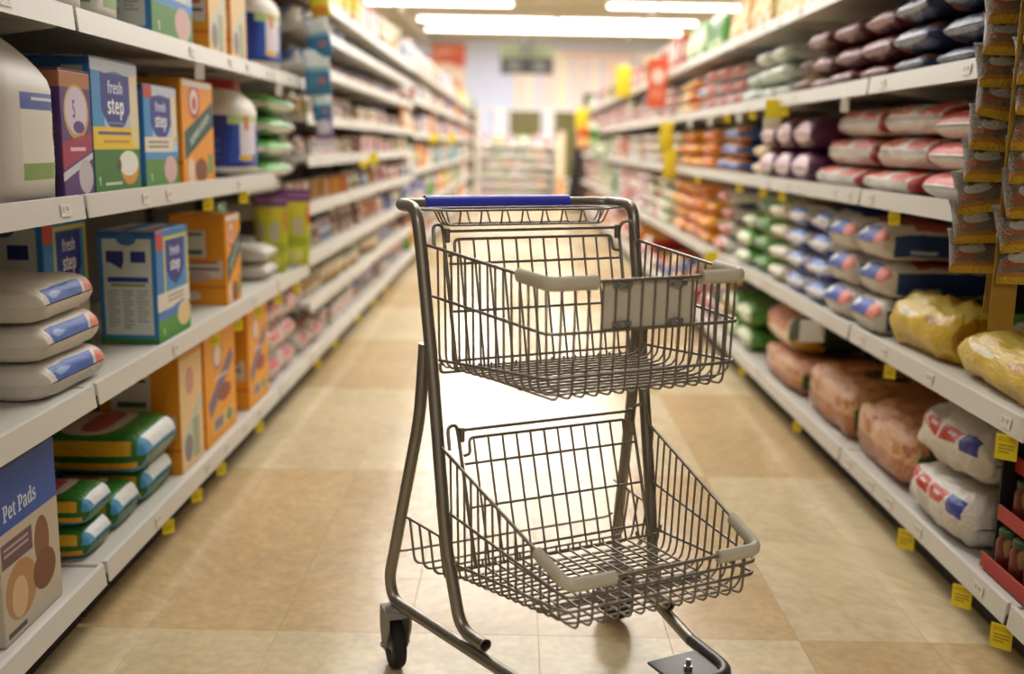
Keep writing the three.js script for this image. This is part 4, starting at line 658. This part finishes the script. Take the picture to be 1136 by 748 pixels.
  const C = [0.135, 0.38, 0.6, 0.835, 1.055, 1.245, 1.475, 1.655, 1.805], hC = [0.15, 0.13, 0.14, 0.14, 0.12, 0.14, 0.11, 0.085, 0.26];
  const warm = ['white', 'cream', 'pink', 'brown', 'silver', 'white'], mix = ['white', 'cream', 'pink', 'orange', 'silver', 'blue', 'teal', 'purple', 'green', 'white'];
  const near = { name: 'left tin section', fat: 1.25 };
  run('L', C[0], 5.4, 9.62, 0, ['packet', 'carton'], ['white', 'silver', 'blue', 'white'], hC[0], near);
  run('L', C[1], 4.8, 9.62, 1, ['packet', 'tub'], ['white', 'brown', 'blue', 'cream', 'yellow'], hC[1], near);
  run('L', C[2], 4.8, 9.62, 2, ['tin_can', 'packet'], ['red', 'pink', 'brown', 'blue', 'white'], hC[2], near);
  run('L', C[3], 4.8, 9.62, 3, ['tin_can', 'packet'], ['pink', 'brown', 'cream', 'red', 'blue'], hC[3], near);
  run('L', C[4], 4.8, 9.62, 4, ['packet', 'carton'], ['pink', 'white', 'cream', 'purple'], hC[4], near);
  run('L', C[5], 4.8, 9.62, 5, ['bottle', 'packet', 'carton'], ['orange', 'purple', 'white', 'brown', 'cream'], hC[5], near);
  run('L', C[6], 4.85, 9.62, 6, ['bottle', 'packet'], ['white', 'orange', 'silver', 'pink'], hC[6], near);
  run('L', C[7], 4.85, 9.62, 7, ['tub', 'packet'], ['white', 'brown', 'cream', 'silver'], hC[7], near);
  run('L', C[8], 4.9, 9.62, 8, ['carton', 'standing_pouch'], ['white', 'cream', 'white', 'yellow'], hC[8], near);
  const Dd = [0.135, 0.505, 0.875, 1.215, 1.535, 1.825], hD = [0.3, 0.31, 0.28, 0.26, 0.23, 0.3];
  const farL = { name: 'left far sections', fat: 1.5, most: 3 };
  [['white', 'orange', 'green', 'silver', 'yellow'], ['white', 'silver', 'orange', 'green', 'yellow', 'blue'], ['teal', 'cream', 'orange', 'white', 'silver'], ['white', 'purple', 'orange', 'silver', 'brown'], ['white', 'purple', 'silver', 'white', 'orange'], ['white', 'white', 'yellow', 'silver', 'green']]
    .forEach((cols, i) => run('L', Dd[i], 9.7, 22.9, i, ['carton', 'standing_pouch', 'bottle'], cols, hD[i], farL));
  // right side: piles of filled bags; [start, end, colours]
  function piles(y, shelfNo, zones, w, h, n, name, word, L = 0.4) {
    let c = 0;
    for (const [z0, z1, cols] of zones) for (let z = z0 + w / 2; z + w / 2 < z1 + 0.02; z += w + 0.012) {
      c++; const col = pick(cols), mat = pick(G[col]), m = Math.max(1, n - (rnd() < 0.25 ? 1 : 0));
      for (let i = 0; i < m; i++) {
        const g = bagGeo(L, +(w * 0.95).toFixed(3), h, { v: (c + i) % 4, wr: 0.16, n: 12, a: 16, sq: 2.6 });
        const s = single(name, g, mat, col + ' ' + word + ', ' + ORD(i + 1) + ' up in the ' + ORD(c) + ' pile along the ' + ORDW[shelfNo] + ' right shelf', 'bag', [0, 0, 0], 0, word + ' piles on the ' + ORDW[shelfNo] + ' right shelf');
        place(s, 'R', y + i * (h + 0.0008), z, L / 2 + 0.015 + rr(0, 0.045), rr(-0.04, 0.04));
      }
    }
  }
  const Rr = [0.135, 0.555, 1.0, 1.35, 1.685];
  piles(Rr[0], 0, [[5.0, 6.6, ['purple', 'green', 'white']], [6.6, 9.5, ['white', 'orange', 'red', 'blue']], [9.5, 17.9, ['red', 'white', 'pink', 'gold']]], 0.36, 0.125, 2, 'feed_sack', 'feed sack');
  piles(Rr[1], 1, [[4.45, 4.8, ['cream']], [4.8, 5.7, ['green']], [5.7, 6.2, ['white']], [6.2, 7.9, ['gold', 'orange', 'gold']], [7.9, 9.2, ['cream', 'white']], [9.2, 12.5, ['red', 'white', 'red']], [12.5, 17.9, ['red', 'green', 'white', 'cream']]], 0.3, 0.088, 4, 'food_bag', 'food bag');
  piles(Rr[2], 2, [[4.97, 5.5, ['orange']], [5.5, 6.2, ['blue']], [6.2, 7.6, ['gold', 'orange']], [7.6, 11, ['cream', 'white', 'cream']], [11, 13, ['red']], [13, 17.9, ['cream', 'white', 'green', 'red']]], 0.27, 0.082, 3, 'food_pouch', 'food pouch');
  piles(Rr[3], 3, [[4.24, 4.6, ['blue', 'brown']], [4.6, 5.6, ['sage']], [5.6, 6.2, ['blue', 'white']], [6.2, 7.8, ['orange', 'gold', 'white']], [7.8, 10.5, ['white', 'pink', 'cream']], [10.5, 17.9, ['white', 'cream', 'brown', 'pink']]], 0.28, 0.078, 3, 'treat_bag', 'treat bag');
  const farR = { name: 'right run', fat: 1.45, most: 2 };
  run('R', Rr[4], 4.3, 6.4, 4, ['standing_pouch', 'carton'], ['yellow', 'blue', 'gold', 'white'], 0.27, farR);
  run('R', Rr[4], 6.4, 17.9, 4, ['standing_pouch', 'carton'], ['brown', 'orange', 'gold', 'red', 'blue', 'green', 'brown'], 0.28, { ...farR, name: 'right far sections' });
  run('R', Rr[4], 1.2, 4.2, 4, ['standing_pouch', 'carton'], ['blue', 'gold', 'white'], 0.2, { ...farR, name: 'right near sections' });
}
// ---------------------------------------------------------------- tags and hanging signs along the shelves
{
  const tagG = rbox(0.034, 0.04, 0.002, 0.0008, 0, -0.02, 0), whiteG = rbox(0.03, 0.05, 0.002, 0.0008, 0, -0.025, 0);
  const yellowTag = facePrint('#f1dc22', [['r', '#d9bf18', 0.1, 0.08, 0.8, 0.2], ['l', '#a58c20', 0.15, 0.4, 0.7, 0.4, 3]], 0.5, 32, 32);
  const tag = (side, y, z, color, nth, shelf) => {
    const m = single('shelf_tag', color === 'yellow' ? tagG : whiteG, color === 'yellow' ? yellowTag : M.white, color + ' shelf tag, ' + ORD(nth) + ' along the ' + ORDW[shelf] + ' ' + SIDE[side] + ' rail', 'tag', [0, 0, 0], 0, color + ' shelf tags');
    m.position.set((side === 'L' ? XL + 0.004 : XR - 0.004), y - 0.043, -z); m.rotation.y = side === 'L' ? 0.7 : -0.7; if (side === 'R' && z < 2.9) m.scale.set(1.4, 1.45, 1);
  };
  const rows = [
    ['L', 0.135, 0, 'yellow', [2.72, 2.98, 3.24, 3.75, 4.9, 5.4, 6.2, 6.9, 7.5]], ['L', 0.567, 1, 'yellow', [3.22, 3.5, 3.78, 4.1, 4.45]], ['L', 0.995, 2, 'yellow', [3.2, 3.62]], ['L', 1.395, 3, 'white', [3.16, 4.2]],
    ['R', 0.135, 0, 'yellow', [2.17, 2.38, 2.75, 3.9, 4.9]], ['R', 0.555, 1, 'yellow', [2.24, 2.98, 3.74, 5.1, 6.0]], ['R', 1.0, 2, 'yellow', [3.05, 4.35, 4.7, 5.2, 6.4]], ['R', 1.35, 3, 'yellow', [4.4, 5.0, 5.6]], ['R', 1.35, 3, 'white', [3.6, 5.3, 6.1, 6.8]],
    ['L', 1.055, 4, 'yellow', [6.4, 6.55]],
  ];
  for (const [s, y, sh, c, zs] of rows) zs.forEach((z, i) => tag(s, y, z, c, i + 1, sh));
  // larger cards and streamers standing out into the aisle
  const card = (label, x, y, z, w, h, mat, name = 'promotion_card') => single(name, rbox(w, h, 0.004, 0.0015, 0, h / 2, 0), mat, label, 'card', [x, y, -z], 0);
  card('red-orange promotion card with a white circle hanging by the right top shelf', 1.03, 1.42, 7.9, 0.145, 0.35, facePrint('#e0603a', [['e', '#f0d3c4', 0.5, 0.36, 0.34, 0.16], ['r', '#e8866a', 0.15, 0.62, 0.7, 0.2]], 0.5, 64, 96));
  card('yellow card on a white price plate on the fourth right rail', 1.09, 1.262, 4.5, 0.085, 0.075, M.yellow);
  card('white plate hanging below the yellow card', 1.085, 1.21, 4.52, 0.075, 0.05, M.white);
  card('white folded plate hanging from the second right rail', 1.085, 0.44, 3.72, 0.09, 0.08, M.white);
  card('yellow square card on the second right rail behind the cart bumper', 1.09, 0.487, 5.7, 0.085, 0.085, M.yellow);
  card('yellow card low on the left tin section rail', -0.93, 0.985, 6.75, 0.075, 0.075, M.yellow);
  card('yellow card on the far left rail, nearer of two', -0.93, 1.13, 11.6, 0.12, 0.1, M.yellow); card('yellow card on the far left rail, farther of two', -0.93, 1.14, 14.6, 0.16, 0.11, M.yellow);
  const yFilm = film(std(0xe9d023, 0.35), 0.004);
  const streamer = (label, x, z, list, armY) => {
    const y0 = Math.min(...list.map((q) => q[0])), t = thing('packet_streamer', label, 'strip', [x, y0, -z], 0);
    const y1 = Math.max(...list.map((q) => q[0] + q[2]));
    mesh('strip', box(0.02, y1 - y0 + 0.05, 0.003, 0, (y1 - y0) / 2 + 0.02, -0.015), M.clear, t);
    if (armY) mesh('hook', box(XR - 0.003 - x, 0.012, 0.004, (XR - 0.003 - x) / 2, armY - y0, -0.02), M.clear, t);
    for (const [y, w, h, m, dx] of list) mesh('packet', pouchGeo(w, h, 0.04, { hang: 1, v: 1 }), m, t, [dx || 0, y - y0, 0.005]);
  };
  streamer('yellow packets hanging in front of the third right shelf', 1.035, 7.2, [[0.92, 0.1, 0.2, yFilm, 0.01], [1.1, 0.1, 0.2, yFilm, -0.02]], 1.33);
  streamer('yellow packets hanging at the top of the right shelves', 1.02, 10.4, [[1.6, 0.16, 0.3, yFilm]], 1.665);
  streamer('yellow and orange packets hanging far down the right shelves', 0.86, 15, [[1.35, 0.2, 0.3, yFilm, 0.05], [1.1, 0.22, 0.34, G.orange[0], 0.1]], 1.665);
  streamer('green packets hanging far down the right shelves', 0.91, 12.9, [[1.1, 0.12, 0.28, G.green[0], 0.02], [1.0, 0.14, 0.18, G.green[1], 0.1]], 1.33);
}
// ---------------------------------------------------------------- the far end of the store
{
  // striped panel on the back wall: each board a strip
  const panel = thing('striped_wall_panel', 'panel of pale vertical stripes on the back wall', 'panel', [-0.12, 2.2, -31.98]);
  mesh('backing', box(5.4, 1.72, 0.02, 2.7, 0.87, 0), std(0xe6dfdc, 0.7), panel);
  const cols = [std(0xe8cfc0, 0.7), std(0xcfcbe0, 0.7), std(0xeadfc6, 0.7), std(0xdccdd4, 0.7)], sg = box(0.12, 1.5, 0.03);
  for (let i = 0; i < 30; i++) mesh('board', sg, cols[(i * 3 + (i >> 2)) % 4], panel, [0.1 + i * 0.178, 0.78, 0.025]);
  mesh('header', box(5.4, 0.16, 0.03, 2.7, 1.6, 0.02), std(0xefe6e2, 0.6), panel);
  mesh('lettering_band', box(2.2, 0.07, 0.01, 2.5, 1.6, 0.04), std(0xd9a8a0, 0.6), panel);
  single('wall_poster', box(1.0, 1.75, 0.03), facePrint('#e9d5c6', [['r', '#d9775a', 0, 0, 1, 0.4], ['e', '#e8a48c', 0.35, 0.14, 0.3, 0.06], ['e', '#c9543c', 0.6, 0.26, 0.34, 0.07], ['e', '#f0d2c0', 0.4, 0.36, 0.3, 0.04], ['e', '#c98a5a', 0.6, 0.7, 0.3, 0.1], ['e', '#b96a4e', 0.3, 0.85, 0.2, 0.08]], 0.6, 128, 224), 'red and cream food poster high on the back wall', 'poster', [-2.1, 3.18, -31.97]);
  // shop front below: white piers with dark olive glass between
  const olive = std(0x6a6436, 0.25), pier = std(0xe6e6ea, 0.7), beige = std(0xd9d0ba, 0.7);
  const glassM = new THREE.MeshPhysicalMaterial({ color: 0xffffff, roughness: 0.05, transmission: 1, thickness: 0, ior: 1.45 });
  [[-1.55, 0.75, beige], [0.22, 0.95, olive], [1.62, 1.05, olive], [3.1, 1.2, beige]].forEach(([x, w, m], i) => {
    const t = new THREE.Group(); t.name = 'window_' + (i + 1); t.userData = { kind: 'structure' }; t.position.set(x, 0, -31.95); scene.add(t);
    mesh('backing', box(w, 2.06, 0.02, 0, 1.155, -0.03), m, t); mesh('pane', box(w, 2.06, 0.006, 0, 1.155, 0.02), glassM, t);
    for (const s of [-1, 1]) mesh('frame', box(0.06, 2.0, 0.08, s * (w / 2 + 0.03), 1.1, 0.01), pier, t);
    mesh('frame', box(w + 0.12, 0.07, 0.08, 0, 2.165, 0.01), pier, t); mesh('sill', box(w + 0.12, 0.07, 0.12, 0, 0.09, 0.01), pier, t);
  });
  struct('trim_12', box(0.3, 2.15, 0.12, -0.55, 1.075, -31.92), pier); struct('trim_13', box(0.18, 2.15, 0.12, 0.93, 1.075, -31.92), pier); struct('trim_14', box(14, 0.08, 0.06, 0.3, 2.18, -31.96), pier);
  // low shelving unit across the end of the aisle
  const z = -21.6, EW = 1.6, u = thing('end_shelving', 'low white shelving unit across the far end of the aisle', 'shelving', [0, 0, z]);
  mesh('back_panel', box(EW + 0.02, 1.28, 0.03, 0, 0.64, -0.34), std(0xb8b2a6, 0.7), u);
  for (const s of [-1, 1]) mesh('side_panel', box(0.03, 1.3, 0.4, s * (EW / 2 + 0.015), 0.65, -0.16), std(0xe4e1da, 0.6), u);
  const ys = [0.1, 0.3, 0.5, 0.7, 0.9, 1.1];
  for (const y of ys) { const s = mesh('shelf', rbox(EW - 0.006, 0.02, 0.34, 0.004, 0, y, -0.15), std(0xe6e3dc, 0.5), u); mesh('price_rail', rbox(EW - 0.006, 0.045, 0.01, 0.003, 0, y - 0.008, 0.026), std(0xf6f4f0, 0.5), s); }
  const cg = box(1, 1, 1, 0, 0.5, 0); const uu = cg.attributes.uv; for (let i = 0; i < uu.count; i++) uu.setX(i, uu.getX(i) * 0.5);
  ys.slice(0, 5).forEach((y, r) => { let x = -EW / 2 + 0.03, k = 0; while (x < EW / 2 - 0.22) { const w = rr(0.13, 0.19), h = rr(0.06, 0.1), col = pick(['white', 'cream', 'silver', 'brown', 'white', 'cream', 'pink', 'orange', 'green']); k++;
    const m = single('small_pack', cg, pick(G[col]), col + ' pack, ' + ORD(k) + ' from the left on the ' + ORDW[r] + ' far end shelf', 'pack', [x + w / 2, y + 0.0112, z - 0.1 + rr(-0.03, 0.03)], 0, 'packs on the far end shelving'); m.scale.set(w * 0.94, h, 0.14); x += w + 0.01; } });
  ['white', 'cream', 'white', 'green', 'white', 'pink'].forEach((col, i) => { const m = single('standing_pack', pouchGeo(0.17, 0.25, 0.09, { v: i % 3, n: 7, a: 10 }), G[col][i % 2], col + ' bag, ' + ORD(i + 1) + ' along the top of the far end shelving', 'bag', [-0.68 + i * 0.27, 1.1115, z - 0.12], 0, 'bags on top of the far end shelving'); m.scale.set(1.2, 0.85, 1); });
  const side = thing('end_display', 'narrow rack with orange packs beside the far end shelving', 'display', [0.885, 0, -21.3]);
  mesh('frame', box(0.12, 1.2, 0.25, 0, 0.6, 0), std(0xd8c8a8, 0.7), side); mesh('orange_panel', box(0.11, 0.4, 0.02, 0, 0.3, 0.14), std(0xd98a4a, 0.6), side); mesh('top_card', box(0.11, 0.2, 0.02, 0, 1.3, 0.05), std(0xe6cdb8, 0.6), side);
  // tall black floor stand with a slanted side
  const sh = new THREE.Shape(); sh.moveTo(-0.16, 0); sh.lineTo(0.13, 0); sh.lineTo(0.12, 1.16); sh.lineTo(0.0, 1.16); sh.closePath();
  single('floor_stand', new THREE.ExtrudeGeometry(sh, { depth: 0.3, bevelEnabled: true, bevelSize: 0.005, bevelThickness: 0.005, bevelSegments: 1 }), M.black, 'tall black floor stand with a slanted side at the far right', 'stand', [1.03, 0.0055, -18.75]);
  // hanging aisle sign
  const sg2 = thing('aisle_sign', 'dark curved aisle sign hanging from the ceiling', 'sign', [0.15, 2.43, -20]);
  const curve = (r, h, w) => { const s = new THREE.Shape(), a = w / 2 / r; s.absarc(0, 0, r, Math.PI / 2 - a, Math.PI / 2 + a, false); s.absarc(0, 0, r - 0.03, Math.PI / 2 + a, Math.PI / 2 - a, true); return new THREE.ExtrudeGeometry(s, { depth: h, bevelEnabled: false, curveSegments: 14 }).rotateX(-Math.PI / 2).translate(0, 0, 0).rotateY(Math.PI).translate(0, 0, -r); };
  mesh('lower_panel', curve(0.9, 0.3, 1.04), std(0x343432, 0.6), sg2);
  mesh('upper_panel', curve(0.92, 0.25, 1.1).translate(0, 0.3, 0.01), std(0x7c8568, 0.6), sg2);
  mesh('number_plate', rbox(0.26, 0.26, 0.06, 0.02, 0, 0.5, 0.04), std(0x6a6b64, 0.6), sg2);
  for (const s of [-1, 1]) { mesh('text_block', rbox(0.24, 0.2, 0.012, 0.003), std(0x666864, 0.6), sg2, [s * 0.24, 0.14, -0.02], [0, s * 0.26, 0]); mesh('cable', rod([V([s * 0.3, 0.5, -0.08]), V([s * 0.3, 1.72, -0.08])], 0.004, 5), M.tin, sg2); }
}
renderer.render(scene, camera);
